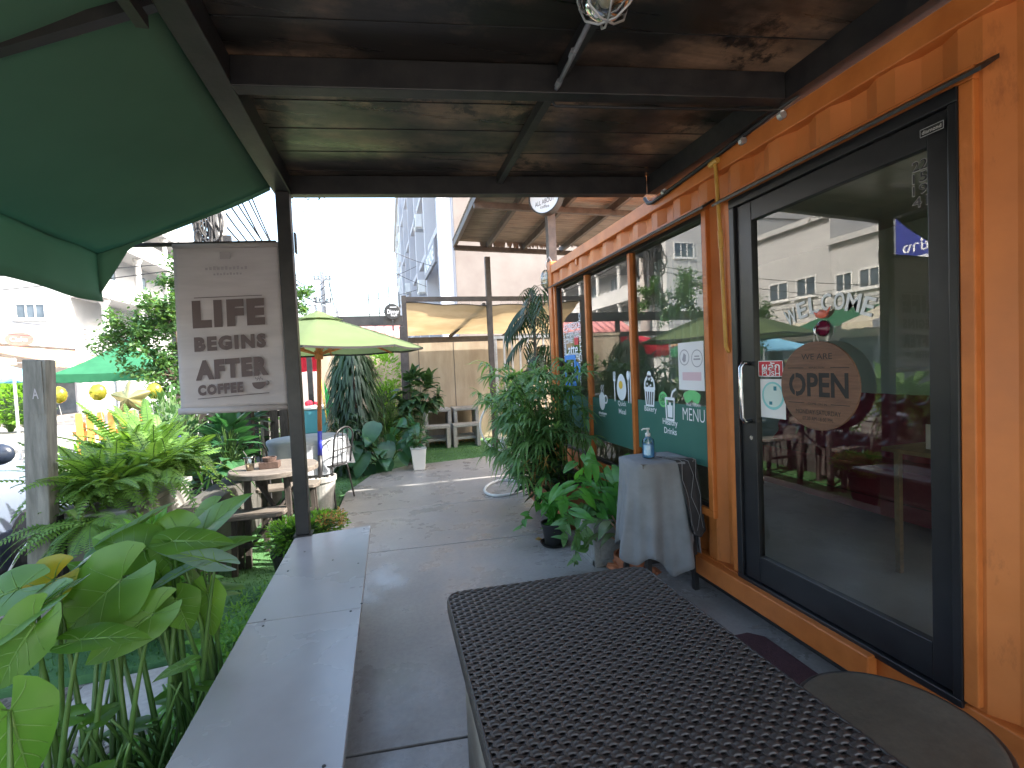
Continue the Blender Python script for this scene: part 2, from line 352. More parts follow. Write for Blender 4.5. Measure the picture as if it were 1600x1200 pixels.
def text_mesh(s, size=1., bold=0., sx=1., depth=.0, align='CENTER', spacing=1.):
    cu = bpy.data.curves.new('lettering', 'FONT'); cu.body = s; cu.size = size; cu.offset = bold; cu.extrude = depth
    cu.align_x = align; cu.align_y = 'CENTER'; cu.space_character = spacing; cu.resolution_u = 3
    ob = bpy.data.objects.new('lettering', cu); col.objects.link(ob)
    dg = bpy.context.evaluated_depsgraph_get(); me = bpy.data.meshes.new_from_object(ob.evaluated_get(dg))
    vs = [Vector((v.co.x*sx, v.co.y, v.co.z)) for v in me.vertices]; fs = [tuple(p.vertices) for p in me.polygons]
    bpy.data.objects.remove(ob); bpy.data.meshes.remove(me); bpy.data.curves.remove(cu)
    return vs, fs
def write(mb, s, o, xd, yd, height, width=None, bold=0., depth=.0006, align='CENTER', spacing=1., arc=0.):
    """lettering with its cap height fixed and, when given, its whole width fixed too"""
    vs, fs = text_mesh(s, 1., bold, 1., .0, 'CENTER', spacing)
    if not vs: return
    x0, x1 = min(v.x for v in vs), max(v.x for v in vs); y0, y1 = min(v.y for v in vs), max(v.y for v in vs)
    k = height/(y1-y0); kx = width/(x1-x0) if width else k
    xd, yd = Vector(xd), Vector(yd); nd = xd.cross(yd); o = Vector(o)
    def P(v, e):
        a = (v.x-(x0+x1)/2)*kx; b = (v.y-(y0+y1)/2)*k
        if arc: b -= arc*(a/(abs((x1-x0)*kx)/2))**2
        return o + xd*a + yd*b + nd*e
    mb.add([P(v, depth) for v in vs], fs)
def flat(mb, pts, o, xd, yd, e=.0006):
    o, xd, yd = Vector(o), Vector(xd), Vector(yd); nd = xd.cross(yd)
    mb.add([o+xd*a+yd*b+nd*e for a, b in pts], [tuple(range(len(pts)))])
def disc(mb, r, o, xd, yd, e=.0006, n=24, ry=None, c=(0, 0)):
    flat(mb, [(c[0]+r*math.cos(2*math.pi*i/n), c[1]+(ry or r)*math.sin(2*math.pi*i/n)) for i in range(n)], o, xd, yd, e)
def ring(mb, r0, r1, o, xd, yd, e=.0006, n=28, c=(0, 0), a0=0, a1=2*math.pi):
    o, xd, yd = Vector(o), Vector(xd), Vector(yd); nd = xd.cross(yd); vs = []
    for i in range(n+1):
        t = a0+(a1-a0)*i/n
        for r_ in (r0, r1): vs.append(o+xd*(c[0]+r_*math.cos(t))+yd*(c[1]+r_*math.sin(t))+nd*e)
    mb.add(vs, [(2*i, 2*i+1, 2*i+3, 2*i+2) for i in range(n)])
def rect(mb, x0, y0, x1, y1, o, xd, yd, e=.0006): flat(mb, [(x0, y0), (x1, y0), (x1, y1), (x0, y1)], o, xd, yd, e)

# ------------------------------------------------------------------ foliage helpers
def frame(d, up=(0, 0, 1)):
    d = Vector(d).normalized(); up = Vector(up)
    if abs(d.dot(up)) > .98: up = Vector((1, 0, .1))
    s = d.cross(up).normalized(); return d, s, s.cross(d).normalized()
def blade(mb, p, d, length, width, droop=.4, n=4, up=(0, 0, 1), fold=.0, prof=None, roll=0.):
    """one leaf: a tapering strip that arches down"""
    d, s, u = frame(d, up); p = Vector(p)
    if roll: s, u = s*math.cos(roll)+u*math.sin(roll), u*math.cos(roll)-s*math.sin(roll)
    vs = []
    for i in range(n+1):
        t = i/n; wd = width*.5*(prof(t) if prof else math.sin(math.pi*min(1, .08+.92*t)**.8))
        c = p + d*(length*t*(1-.18*droop*t)) + Vector((0, 0, -1))*(droop*length*t*t*.6)
        if fold: vs += [c-s*wd+u*fold*wd, c, c+s*wd+u*fold*wd]
        else: vs += [c-s*wd, c+s*wd]
    k = 3 if fold else 2
    mb.add(vs, [(i*k+j, i*k+j+1, (i+1)*k+j+1, (i+1)*k+j) for i in range(n) for j in range(k-1)])
def arrowleaf(mb, p, d, nrm, Ln, W, droop=.25, cup=.12, n=10, lobe=.38, wave=.0, ph=0., veins=None):
    """sagittate leaf: petiole joins at p, tip along d, two lobes behind"""
    d = Vector(d).normalized(); nrm = Vector(nrm); s = d.cross(nrm).normalized(); u = s.cross(d).normalized(); p = Vector(p)
    us = [-lobe + (1+lobe)*i/n for i in range(n+1)]
    def S(q, v, sg):
        z = cup*abs(v)*W - droop*Ln*max(0, q)**2*.55 - droop*Ln*.25*(q < 0)*q*q - .10*W*v*v*v + wave*W*math.sin(q*9+ph+sg)*v*.5
        return p + d*(q*Ln*(1-.1*droop*max(q, 0))) + s*(sg*v*W/2) + u*z
    def outer(q):
        if q <= 0: k = (q+lobe)/lobe; return max(.30, .34+.627*k**.55) if k > 0 else .33
        return (1-q)**.88*(1+.62*q)*.985
    for sg in (1, -1):
        vs = []
        for q in us:
            inn = 0 if q >= 0 else .22*(-q/lobe)**.8; out = max(outer(q), inn+.03) if q < .999 else 0.
            vs += [S(q, inn+(out-inn)*j/3, sg) for j in range(4)]
        fs = [(i*4+j, (i+1)*4+j, (i+1)*4+j+1, i*4+j+1) for i in range(n) for j in range(3)]
        mb.add(vs, fs if sg > 0 else [f[::-1] for f in fs])
        if veins is not None:
            for q0, q1, k in ((.02, .16, .86), (.18, .40, .85), (.38, .60, .84), (.58, .78, .8), (0, -lobe*.8, .75)):
                P_ = [S(q0+(q1-q0)*t, outer(q0+(q1-q0)*t)*k*t, sg) for t in (0, .33, .66, 1)]
                veins.tube(P_, [.0022, .0018, .0014, .0006], 4)
    if veins is not None: veins.tube([S(q, 0, 1) for q in (0, .25, .5, .75, .96)], [.005, .004, .003, .002, .001], 5)
def rdir(el0=-.3, el1=1., az=None):
    a = random.uniform(0, 2*math.pi) if az is None else az; e = random.uniform(el0, el1)
    return Vector((math.cos(a)*math.cos(e), math.sin(a)*math.cos(e), math.sin(e)))
def heart(mb, p, d, L_, W_, nrm=None, droop=.3):
    arrowleaf(mb, p, d, nrm or (Vector((0, 0, 1))+rdir()*.5), L_, W_, droop, .15, 5, .22)
def leaf4(mb, p, L_, W_, d=None, nrm=None):
    d = (d or rdir(-.9, .9)).normalized(); n_ = (nrm or (rdir(-.2, 1.4)+Vector((0, 0, .5)))); s = d.cross(n_)
    s = s.normalized() if s.length > 1e-4 else d.orthogonal().normalized(); p = Vector(p)
    mb.add([p, p+d*L_*.45+s*W_*.5, p+d*L_, p+d*L_*.45-s*W_*.5], [(0, 1, 2, 3)])
def bez(p0, p1, p2, n=8): return [Vector(p0)*(1-t)**2+Vector(p1)*2*t*(1-t)+Vector(p2)*t*t for t in [i/n for i in range(n+1)]]

# ================================================================== SETTING
def sheet(poly, z, th=.03): return MB().prism([(x, y, z-th) for x, y in poly], (0, 0, th))
struct(MB().add([(-400, -400, -.10), (400, -400, -.10), (400, 400, -.10), (-400, 400, -.10)], [(0, 1, 2, 3)]), 'ground', 'gravel')
struct(MB().add([(-15.5, -60, -.094), (-5.2, -60, -.094), (-5.2, 200, -.094), (-15.5, 200, -.094)], [(0, 1, 2, 3)]), 'road', 'asphalt')
struct(sheet([(-19, -60), (-15.5, -60), (-15.5, 200), (-19, 200)], .02, .13), 'pavement', 'paver')
# terrace: polished slabs with open joints
mb = MB()
joints = [((-.62, -1.6), (2.2, -1.9)), ((-.62, 1.96), (2.2, 1.70)), ((-.62, 4.11), (2.2, 3.94)), ((-.62, 5.34), (2.2, 5.17))]
g = .005
for a, b in zip(joints[:-1], joints[1:]):
    mb.prism([(a[0][0], a[0][1]+g, -.10), (a[1][0], a[1][1]+g, -.10), (b[1][0], b[1][1]-g, -.10), (b[0][0], b[0][1]-g, -.10)], (0, 0, .10))
mb.prism([(-.62, 5.345, -.10), (2.2, 5.175, -.10), (2.2, 7.98, -.10), (1.6, 7.88, -.10), (.35, 7.68, -.10), (.26, 7.75, -.10), (-.32, 7.24, -.10), (-.60, 6.29, -.10)], (0, 0, .10))
struct(mb, 'terrace_floor', 'terrace', bevel=.003, seg=1)
# lawns: a sheet of turf carrying short blades
def lawn(poly, z, n, bb):
    o = struct(sheet(poly, z, .05), 'lawn', 'turf')
    (x0, y0), (x1, y1) = bb; m = MB()
    def inside(x, y):
        r = False
        for (ax, ay), (bx, by) in zip(poly, poly[1:]+poly[:1]):
            if (ay > y) != (by > y) and x < (bx-ax)*(y-ay)/(by-ay)+ax: r = not r
        return r
    for _ in range(n):
        x, y = random.uniform(x0, x1), random.uniform(y0, y1)
        if inside(x, y):
            h = random.uniform(.008, .022); a = random.uniform(0, 6.28); dx, dy = math.cos(a)*.004, math.sin(a)*.004
            lx, ly = random.uniform(-.01, .01), random.uniform(-.01, .01)
            m.add([(x-dx, y-dy, z-.001), (x+dx, y+dy, z-.001), (x+lx, y+ly, z+h)], [(0, 1, 2)])
    tag(m.build('grass', 'blade'), 'short green artificial grass pile on the lawn', 'grass', kind='stuff')
lawn([(.30, 7.70), (3.3, 8.02), (3.3, 10.0), (.30, 10.0)], -.015, 16000, ((.3, 7.6), (3.3, 9.6)))
lawn([(-2.35, 3.0), (-.66, 3.0), (-.64, 6.3), (-.36, 7.2), (.2, 7.72), (.2, 9.4), (-2.35, 9.4)], -.05, 22000, ((-2.35, 3.0), (.2, 7.8)))
# stepping pavers of the garden path
mb = MB()
for k, (x, y, a) in enumerate([(-1.25, 2.72, 8), (-1.95, 2.50, 4), (-2.7, 2.3, 10)]):
    mb.box((x-.33, y-.22, -.1), (x+.33, y+.22, -.045+.004*k), Matrix.Rotation(R(a), 3, 'Z'))
struct(mb, 'path', 'paver', bevel=.008)
# loose pebbles
mb = MB()
for _ in range(2600):
    x, y = random.uniform(-2.4, -.7), random.uniform(.9, 2.9); r_ = random.uniform(.008, .02)
    a = [Vector((random.uniform(.6, 1)*r_*math.cos(t), random.uniform(.6, 1)*r_*math.sin(t), 0)) for t in (0, 1.25, 2.5, 3.75, 5)]
    p = Vector((x, y, -.098)); n0 = [p+q for q in a]+[p+q*.6+Vector((0, 0, r_*.7)) for q in a]
    mb.add(n0, [(0,1,6,5),(1,2,7,6),(2,3,8,7),(3,4,9,8),(4,0,5,9),(5,6,7,8,9)])
tag(mb.build('gravel', pm('pebble', (.16, .15, .135), (.34, .33, .31), 30, .9)), 'loose grey pebbles on the garden soil', 'gravel', kind='stuff')

# ================================================================== CONTAINER CAFE
X0 = 1.93; YA, YB = -.78, 5.40; ZB, ZT = .10, 2.675
caf = thing('container_cafe', 'orange corrugated shipping container fitted out as a cafe with windows and glass door', 'cafe', (X0, 2.3, 0))
DO = (1.19, 2.30, .25, 2.38); WO = (2.55, 5.20, .55, 2.40)
def cx(y):
    p = (y-.03) % .276
    if p < .070: return X0
    if p < .138: return X0+.036*(p-.07)/.068
    if p < .208: return X0+.036
    return X0+.036*(1-(p-.208)/.068)
bp = set([YA, YB-.10, DO[0], DO[1], WO[0], WO[1]]); k = -4
while k*.276+.03 < YB-.1:
    for q in (0, .07, .138, .208):
        y = k*.276+.03+q
        if YA < y < YB-.1: bp.add(round(y, 5))
    k += 1
bp = sorted(bp); mb = MB()
for a, b in zip(bp[:-1], bp[1:]):
    if b-a < 1e-4: continue
    zs = [(.235, 2.575)]; m_ = (a+b)/2
    for o in (DO, WO):
        if o[0]-1e-4 <= a and b <= o[1]+1e-4: zs = [(.235, o[2]), (o[3], 2.575)]
    for z0, z1 in zs:
        xa, xb = cx(a+1e-5), cx(b-1e-5)
        mb.add([(xa, a, z0), (xb, b, z0), (xb, b, z1), (xa, a, z1)], [(3, 2, 1, 0)])
mb.build('front_wall', 'orange', caf)
mb = MB()   # far end, back, near end and roof sheets
mb.box((2.03, YB-.05, ZB+.1), (4.30, YB-.02, 2.58)); mb.box((2.0, YA, ZB+.1), (4.30, YA+.03, 2.58)); mb.box((4.32, YA+.03, ZB+.1), (4.35, -.45, 2.58)).box((4.32, 1.5, ZB+.1), (4.35, YB-.06, 2.58)).box((4.32, -.449, ZB+.1), (4.35, 1.499, .9)).box((4.32, -.449, 2.1), (4.35, 1.499, 2.58)); mb.box((2.0, YA+.03, 2.60), (4.32, YB-.06, 2.64))  # opening in the back is added, unseen, to let light in
mb.build('shell', 'orange', caf)
MB().box((1.905, YA, 2.575), (1.985, YB-.10, 2.672)).build('top_rail', 'orange_trim', caf, bevel=.006)
MB().box((1.912, YA, ZB), (1.985, YB-.10, .235)).build('base_rail', 'orange_trim', caf, bevel=.006)
MB().box((1.900, YB-.10, .06), (2.02, YB, 2.69)).build('corner_post', 'orange_trim', caf, bevel=.01)
MB().box((1.897, YB-.105, 2.60), (2.03, YB+.005, 2.72)).build('corner_casting', 'orange_trim', caf, bevel=.012); MB().box((1.897, YB-.105, .03), (2.03, YB+.005, .14)).build('corner_casting', 'orange_trim', caf, bevel=.012)
mb = MB().box((2.01, YA+.04, .16), (4.31, YB-.07, .20)); mb.build('interior_floor', 'interior_floor', caf)
mb = MB().box((4.27, YA+.04, .21), (4.31, -.45, 2.56)).box((4.27, 1.5, .21), (4.31, YB-.07, 2.56)).box((4.27, -.449, .21), (4.31, 1.499, .9)).box((4.27, -.449, 2.1), (4.31, 1.499, 2.56)).box((2.04, YA+.04, .21), (4.26, YA+.07, 2.56)).box((2.04, YB-.1, .21), (4.26, YB-.07, 2.56)).box((2.01, YA+.04, 2.565), (4.31, YB-.07, 2.59))
mb.build('interior_lining', 'interior_wall', caf)
MB().grid(lambda u, v: Vector((4.29+.012*math.sin(u*60), -.46+1.97*u, .88+1.24*v)), 60, 2).build('unseen_fill_blind', 'fill_blind', caf, smooth=True)  # added translucent sheet, out of view, giving the interior soft fill light
# black strip standing in for the shade of the void under the base
MB().box((1.99, YA+.1, -.05), (2.02, YB-.15, .10)).build('dark_void_strip', 'black_plastic', caf)
# jambs of both openings
def jambs(o, t_=.045):
    m = MB(); y0, y1, z0, z1 = o
    m.box((1.905, y0-t_, z0-.001), (1.985, y0, z1)); m.box((1.905, y1, z0-.001), (1.985, y1+t_, z1))
    m.box((1.904, y0-t_, z1), (1.986, y1+t_, z1+t_)); return m
jambs(DO).build('door_jamb', 'orange_trim', caf, bevel=.005)
jm = jambs(WO); jm.box((1.904, WO[0]-.045, WO[2]-.05), (1.986, WO[1]+.045, WO[2])); jm.build('window_jamb', 'orange_trim', caf, bevel=.005)
mb = MB()
for o in (DO, WO):
    y0, y1, z0, z1 = o[0]-.10, o[1]+.07, o[3]+.045, o[3]+.028
    mb.add([(1.93, y0, z1+.02), (1.93, y1, z1+.02), (1.845, y1, z1-.03), (1.845, y0, z1-.03), (1.93, y0, z1+.005), (1.93, y1, z1+.005), (1.848, y1, z1-.043), (1.848, y0, z1-.043)], [(0,1,2,3),(7,6,5,4),(3,2,6,7),(0,3,7,4),(1,5,6,2)])
mb.build('drip_cap', 'black_steel', caf)
# ---- window
win = MB(); y0, y1, z0, z1 = WO; fr = .028
win.box((1.925, y0, z0), (1.965, y0+fr, z1)).box((1.925, y1-fr, z0), (1.965, y1, z1)).box((1.926, y0+fr, z0), (1.966, y1-fr, z0+fr)).box((1.926, y0+fr, z1-fr), (1.966, y1-fr, z1))
win = win.build('window', 'door_black', caf, bevel=.003)
for k in range(2):
    y = (4.37, 3.49)[k]
    MB().box((1.918, y-.02, z0+fr), (1.972, y+.02, z1-fr)).build('mullion', 'orange_trim', win, bevel=.004)
XG = 1.950
for a, b in ((y0+fr, 3.47), (3.51, 4.35), (4.39, y1-fr)):
    MB().add([(XG, a, z0+fr), (XG, b, z0+fr), (XG, b, z1-fr), (XG, a, z1-fr)], [(3, 2, 1, 0)]).build('pane', 'glass', win)
YD, ZD = (0, -1, 0), (0, 0, 1)
def gx(px, py): p = on_x(px, py, XG-.004); return p
mb = MB()
for a, b, lo, hi in ((y0+fr+.01, 3.465, .80, 1.19), (3.515, 4.345, .76, 1.165), (4.395, y1-fr-.01, .80, 1.16)):
    mb.add([(XG-.002, a, lo), (XG-.002, b, lo), (XG-.002, b, hi), (XG-.002, a, hi)], [(3, 2, 1, 0)])
mb.build('frosted_film', 'green_vinyl', win)
dec = MB()
# coffee cup
c = gx(941, 625)
disc(dec, .062, c, YD, ZD, ry=.085, c=(0, -.01)); rect(dec, -.062, -.01, .062, .045, c, YD, ZD, .0008); ring(dec, .026, .042, c, YD, ZD, .0007, c=(.075, .01)); rect(dec, -.085, -.135, .085, -.118, c, YD, ZD)
for k in (-.022, .018): flat(dec, [(k-.006, .065), (k+.010, .09), (k-.002, .115), (k+.010, .145), (k+.02, .145), (k+.008, .115), (k+.020, .09), (k+.004, .065)], c, YD, ZD)
write(dec, 'Coffee', gx(941, 647), YD, ZD, .045, .13)
dec.build('cup_sticker', 'white_vinyl', win); dec = MB()
# plate, fork and spoon
c = gx(971, 605); yolk = MB()
flat(dec, [(.085*math.cos(t)*(1-.12*math.sin(t)), .115*math.sin(t)) for t in [6.283*i/26 for i in range(26)]], c, YD, ZD)
disc(yolk, .036, c, YD, ZD, .0014, c=(-.01, .02))
for k in (-.128, .122): rect(dec, k-.008, -.13, k+.008, .10, c, YD, ZD)
for k in (-.146, -.128, -.110): rect(dec, k-.005, .06, k+.005, .135, c, YD, ZD, .0007)
rect(dec, -.15, .05, -.106, .07, c, YD, ZD, .0005)
disc(dec, .024, c, YD, ZD, .0008, ry=.042, c=(.122, .10)); rect(dec, .152, -.13, .166, .135, c, YD, ZD)
write(dec, 'Quick', gx(972, 631), YD, ZD, .05, .15, .012); write(dec, 'Meal', gx(972.5, 643), YD, ZD, .045, .13, .012)
dec.build('meal_sticker', 'white_vinyl', win); dec = MB()
# cupcake
c = gx(1015, 612); dots = MB()
ring(dec, .058, .078, c, YD, ZD, c=(0, .05), a0=-.35, a1=math.pi+.35)
disc(dec, .030, c, YD, ZD, c=(0, .13)); rect(dec, -.08, .015, .08, .036, c, YD, ZD, .0007)
flat(dec, [(-.074, .016), (-.058, -.115), (.058, -.115), (.074, .016)], c, YD, ZD)
for k in (-.042, -.014, .014, .042): flat(dots, [(k*1.15-.008, .0), (k*.85-.007, -.10), (k*.85+.007, -.10), (k*1.15+.008, .0)], c, YD, ZD, .0013)
for a_, b_ in ((-.03, .06), (.02, .05), (0, .095), (.035, .085), (-.038, .095), (-.005, .04)): disc(dec, .010, c, YD, ZD, .0013, 10, c=(a_, b_))
write(dec, 'Bakery', gx(1016.5, 640), YD, ZD, .055, .175, .010)
dec.build('cupcake_sticker', 'white_vinyl', win); dec = MB()
# drink and lime slice
c = gx(1047, 637); lime = MB()
flat(dec, [(-.062, .07), (-.052, -.095), (.052, -.095), (.062, .07), (.046, .055), (.038, -.080), (-.038, -.080), (-.046, .055)], c, YD, ZD, .0012)
rect(dec, -.058, .055, .058, .075, c, YD, ZD, .0014)
flat(dec, [(-.033, .018), (-.028, -.07), (.028, -.07), (.033, .018), (.014, .018), (.014, .038), (-.012, .038), (-.012, .018)], c, YD, ZD, .0013)
flat(dec, [(.008, .07), (.030, .12), (.075, .145), (.082, .130), (.043, .107), (.022, .07)], c, YD, ZD, .0012)
ring(lime, .040, .058, c, YD, ZD, .0008, c=(-.085, .055))
for k in range(8):
    t = k*math.pi/4
    flat(lime, [(-.085+.006*math.cos(t), .055+.006*math.sin(t)), (-.085+.036*math.cos(t-.28), .055+.036*math.sin(t-.28)), (-.085+.036*math.cos(t+.28), .055+.036*math.sin(t+.28))], c, YD, ZD, .0009)
write(dec, 'Healthy', gx(1047, 661), YD, ZD, .058, .185, .012); write(dec, 'Drinks', gx(1047.5, 673.5), YD, ZD, .045, .155, .012)
dec.build('drink_sticker', 'white_vinyl', win); dec = MB(); lime.build('lime_sticker', 'lime', win); lime = MB()
# leaves and menu
c = gx(1081, 612)
for a_, l_ in ((90, .135), (160, .10), (20, .10)):
    t = R(a_); dx, dy = math.cos(t), math.sin(t)
    flat(lime, [(dx*l_*q - dy*.042*math.sin(math.pi*q)*sg, -.055+dy*l_*q + dx*.042*math.sin(math.pi*q)*sg) for sg, qs in ((1, [i/8 for i in range(9)]), (-1, [1-i/8 for i in range(1, 8)])) for q in qs], c, YD, ZD, .0008+.0002*(a_ == 90))
write(dec, 'VEGETARIAN', gx(1083, 632.5), YD, ZD, .024, .15); write(dec, 'MENU', gx(1083.5, 648.5), YD, ZD, .085, .235, -.006)
dec.build('menu_sticker', 'white_vinyl', win); dec = MB()
# word cloud mug on the far pane
mugc = MB(); red = MB()
ctr = gx(893, 545)
for s_, px, py, h_, w_, v in (('ESPRESSO', 893, 510, .075, .42, 0), ('Caramel latte', 894, 519.5, .05, .36, 0), ('OLD MOUNTAIN', 894, 526, .045, .36, 0), ('COFFEE', 889, 533, .05, .22, 0), ('Latte', 893, 546, .13, .36, 0), ('ALL ABOUT COFFEE', 894, 557.5, .06, .42, 0)):
    write(dec, s_, gx(px, py), YD, ZD, h_, w_, .01)
for s_, px, py, w_ in (('CAPPUCCINO', 906.5, 527, .50), ('MACCHIATO', 882.3, 537, .36), ('mocha', 906, 575, .30), ('americano', 906.5, 596, .22)):
    write(dec, s_, gx(px, py), ZD, (0, 1, 0), .05, w_, .008)
rc = gx(900.5, 532); rect(red, -.055, -.045, .055, .045, rc, YD, ZD)
mgc = gx(892, 579); flat(mugc, [(-.17, .17), (-.17, -.17), (.15, -.17), (.15, .17), (.105, .12), (.105, -.12), (-.125, -.12), (-.125, .12)], mgc, YD, ZD)
rect(mugc, -.17, .12, .15, .17, mgc, YD, ZD, .0008); ring(mugc, .055, .095, mgc, YD, ZD, .0007, c=(.17, .0), a0=-1.6, a1=1.6)
disc(mugc, .15, mgc, YD, ZD, .0007, ry=.06, c=(-.01, -.25)); m2_ = MB(); write(m2_, 'ESPRESSO', gx(894, 581), ZD, (0, 1, 0), .04, .2, .008); m2_.build('mug_lettering', 'white_vinyl', win)
dec.build('word_sticker', 'white_vinyl', win); yolk.build('yolk_sticker', 'yellow_vinyl', win); dots.build('dark_sticker', 'door_black', win)
lime.build('leaf_sticker', 'lime', win); mugc.build('mug_sticker', 'blue_vinyl', win); red.build('heart_sticker', 'red_vinyl', win)
# taped paper notice
c = on_x(1079, 571, XG-.006)
pp = MB(); rect(pp, -.135, -.165, .14, .155, c, YD, ZD); pp = pp.build('notice', 'paper', win)
nk = MB(); ring(nk, .048, .054, c, YD, ZD, .0014, c=(-.065, .055)); ring(nk, .052, .058, c, YD, ZD, .0014, c=(.07, .045)); rect(nk, .035, .035, .105, .045, c, YD, ZD, .0014); rect(nk, .045, .055, .095, .063, c, YD, ZD, .0014)
flat(nk, [(-.09, .04), (-.07, .085), (-.045, .07), (-.05, .03), (-.07, .02)], c, YD, ZD, .0014)
nk.build('print', 'grey_ink', win)
nk = MB(); rect(nk, -.09, -.10, .11, -.045, c, YD, ZD, .0014); nk.build('print', 'pink_ink', win)
# ---- sliding glass door
y0, y1, z0, z1 = DO
dr = MB(); dr.box((1.900, y1-.04, z0), (1.985, y1, z1-.05)); dr.box((1.900, y0, z0), (1.985, y0+.03, z1-.05)); dr.box((1.899, y0, z1-.05), (1.986, y1, z1)); dr.box((1.898, y0, z0-.03), (1.99, y1, z0))
dr.build('door_frame', 'door_black', caf, bevel=.004)
gy0, gy1, gz0, gz1 = 1.295, 2.15, .40, 2.225
dl = MB(); dl.box((1.918, gy1, z0+.004), (1.958, y1-.042, z1-.052)); dl.box((1.918, y0+.032, z0+.004), (1.958, gy0, z1-.052)); dl.box((1.919, gy0, gz1), (1.957, gy1, z1-.053)); dl.box((1.919, gy0, z0+.005), (1.957, gy1, gz0))
dl = dl.build('door', 'door_black', caf, bevel=.003)
XD = 1.938
MB().add([(XD, gy0, gz0), (XD, gy1, gz0), (XD, gy1, gz1), (XD, gy0, gz1)], [(3, 2, 1, 0)]).build('glass', 'door_glass', dl)
hy = 2.185
mb = MB().tube([(1.918, hy, 1.46), (1.875, hy, 1.465), (1.858, hy, 1.44), (1.856, hy, 1.30), (1.858, hy, 1.165), (1.875, hy, 1.14), (1.918, hy, 1.145)], .012, 10)
mb.build('handle', 'chrome', dl, smooth=True)
MB().lathe((1.919, hy, 1.05), [(.012, -.004), (.012, .004), (0.001, .004)], 12, (-1, 0, 0)).build('lock', 'chrome', dl)
def dx_(px, py, e=.004): return on_x(px, py, XD-e)
mb = MB(); c = dx_(1291, 490)
word = 'WELCOME'; 
for i, ch in enumerate(word):
    q = (i-3)/3; a = -.34*q
    ax = Vector((0, -math.cos(a), math.sin(a))); ay = Vector((0, math.sin(a)*1., math.cos(a)))
    write(mb, ch, c+Vector((0, -q*.195, .052-.045*q*q)), ax, ay, .078, .052 if ch not in 'WM' else .066, .02)
mb.build('welcome_lettering', 'white_vinyl', dl)
mb = MB(); c = dx_(1204.5, 576); rect(mb, -.085, -.042, .08, .042, c, YD, ZD); pu = mb.build('push_sticker', 'red_vinyl', dl)
mb = MB(); write(mb, 'ผลัก', c+Vector((0, 0, .012)), YD, ZD, .046, .12, .015, .0014); write(mb, 'PUSH', c+Vector((0, 0, -.025)), YD, ZD, .024, .12, .015, .0014)
for e in ((-.085, .038, .08, .042), (-.085, -.042, .08, -.038), (-.085, -.042, -.081, .042), (.076, -.042, .08, .042)): rect(mb, *e, c, YD, ZD, .0012)
mb.build('push_lettering', 'white_vinyl', dl)
mb = MB(); c = dx_(1207, 622); rect(mb, -.08, -.105, .085, .10, c, YD, ZD); mb.build('paper_sticker', 'paper', dl)
mb = MB(); disc(mb, .074, c, YD, ZD, .0012, c=(.004, .012)); mb.build('round_sticker', 'teal_vinyl', dl)
mb = MB(); disc(mb, .062, c, YD, ZD, .0016, c=(.004, .014)); mb.build('round_sticker', pm('pale_mint', (.62, .74, .70), None, rough=.6), dl)
mb = MB(); write(mb, 'WIPE DOWN', c+Vector((0, -.004, .012)), (0, 1, 0), ZD, .017, .11, .01, .002); rect(mb, .01, .04, .03, .062, c, YD, ZD, .002); rect(mb, -.02, -.035, .0, -.018, c, YD, ZD, .002); mb.build('sticker_lettering', pm('deep_teal', (.03, .22, .28), None), dl)
mb = MB()
for k, s_ in enumerate(('22', '15', '19', '41')): write(mb, s_, dx_(1437.5+.2*k, 258+19*k), YD, ZD, .040, .055, .02)
mb.build('number_sticker', pm('number_outline', (.34, .32, .31), None, rough=.4), dl)
mb2 = MB()
for k, s_ in enumerate(('22', '15', '19', '41')): write(mb2, s_, dx_(1437.5+.2*k, 258+19*k), YD, ZD, .034, .049, -.002, .0014)
mb2.build('number_sticker', 'door_black', dl)
c = on_x(1456, 202, 1.898); mb = MB(); rect(mb, -.038, -.014, .038, .014, c, YD, ZD, .0012); mb.build('maker_plate', 'galv', dl)
mb = MB(); rect(mb, -.036, -.012, .036, .012, c, YD, ZD, .0018); mb.build('maker_plate', 'black_plastic', dl)
mb = MB(); write(mb, 'diamond', c, YD, ZD, .013, .062, .012, .0024); mb.build('maker_lettering', 'stone_white', dl)
MB().box((1.86, 1.50, .115), (1.912, 2.72, .232)).build('sill_beam', 'orange_trim', caf, bevel=.006)
# small latch box near the far corner
p = on_x(900, 405, 1.92); MB().box((1.915, p.y-.02, p.z-.06), (1.938, p.y+.02, p.z+.05)).build('latch', 'orange_trim', caf, bevel=.004)

# ---- things inside the cafe
t = thing('sofa', 'dark maroon tufted leather sofa seen through the glass door', 'sofa', (3.85, 3.1, .2))
mb = MB().grid(lambda u, v: Vector((4.16-.16*(1-v)-.05*math.cos(math.pi*v), 2.05+u*2.1, .62+v*.50)) + Vector((-.045*(.5+.5*math.cos(u*2*math.pi*12))*(.5+.5*math.cos(v*2*math.pi*3)), 0, 0)), 96, 24)
mb.build('backrest', 'sofa', t, smooth=True)
MB().box((3.50, 2.05, .38), (4.05, 4.15, .62)).build('seat', 'sofa', t, bevel=.05, seg=4)
MB().box((3.54, 2.08, .26), (4.2, 4.12, .379)).build('base', 'sofa', t)
mb = MB()
for y in (2.2, 4.0):
    for x in (3.6, 4.1): mb.box((x-.025, y-.025, .2), (x+.025, y+.025, .259))
mb.build('leg', 'black_plastic', t)
t = thing('cafe_table', 'light wooden cafe table standing inside behind the glass', 'table', (3.0, 1.85, .2))
MB().box((2.78, 1.35, .91), (3.30, 2.14, .935)).build('tabletop', 'table_wood', t, bevel=.006)
for x, y in ((2.83, 2.08), (3.24, 2.08), (2.83, 1.42), (3.24, 1.42)): MB().box((x-.014, y-.014, .2), (x+.014, y+.014, .909)).build('leg', 'table_wood', t)
t = thing('menu_card', 'small white card with a printed photo on the indoor table', 'card', (2.9, 1.87, .936))
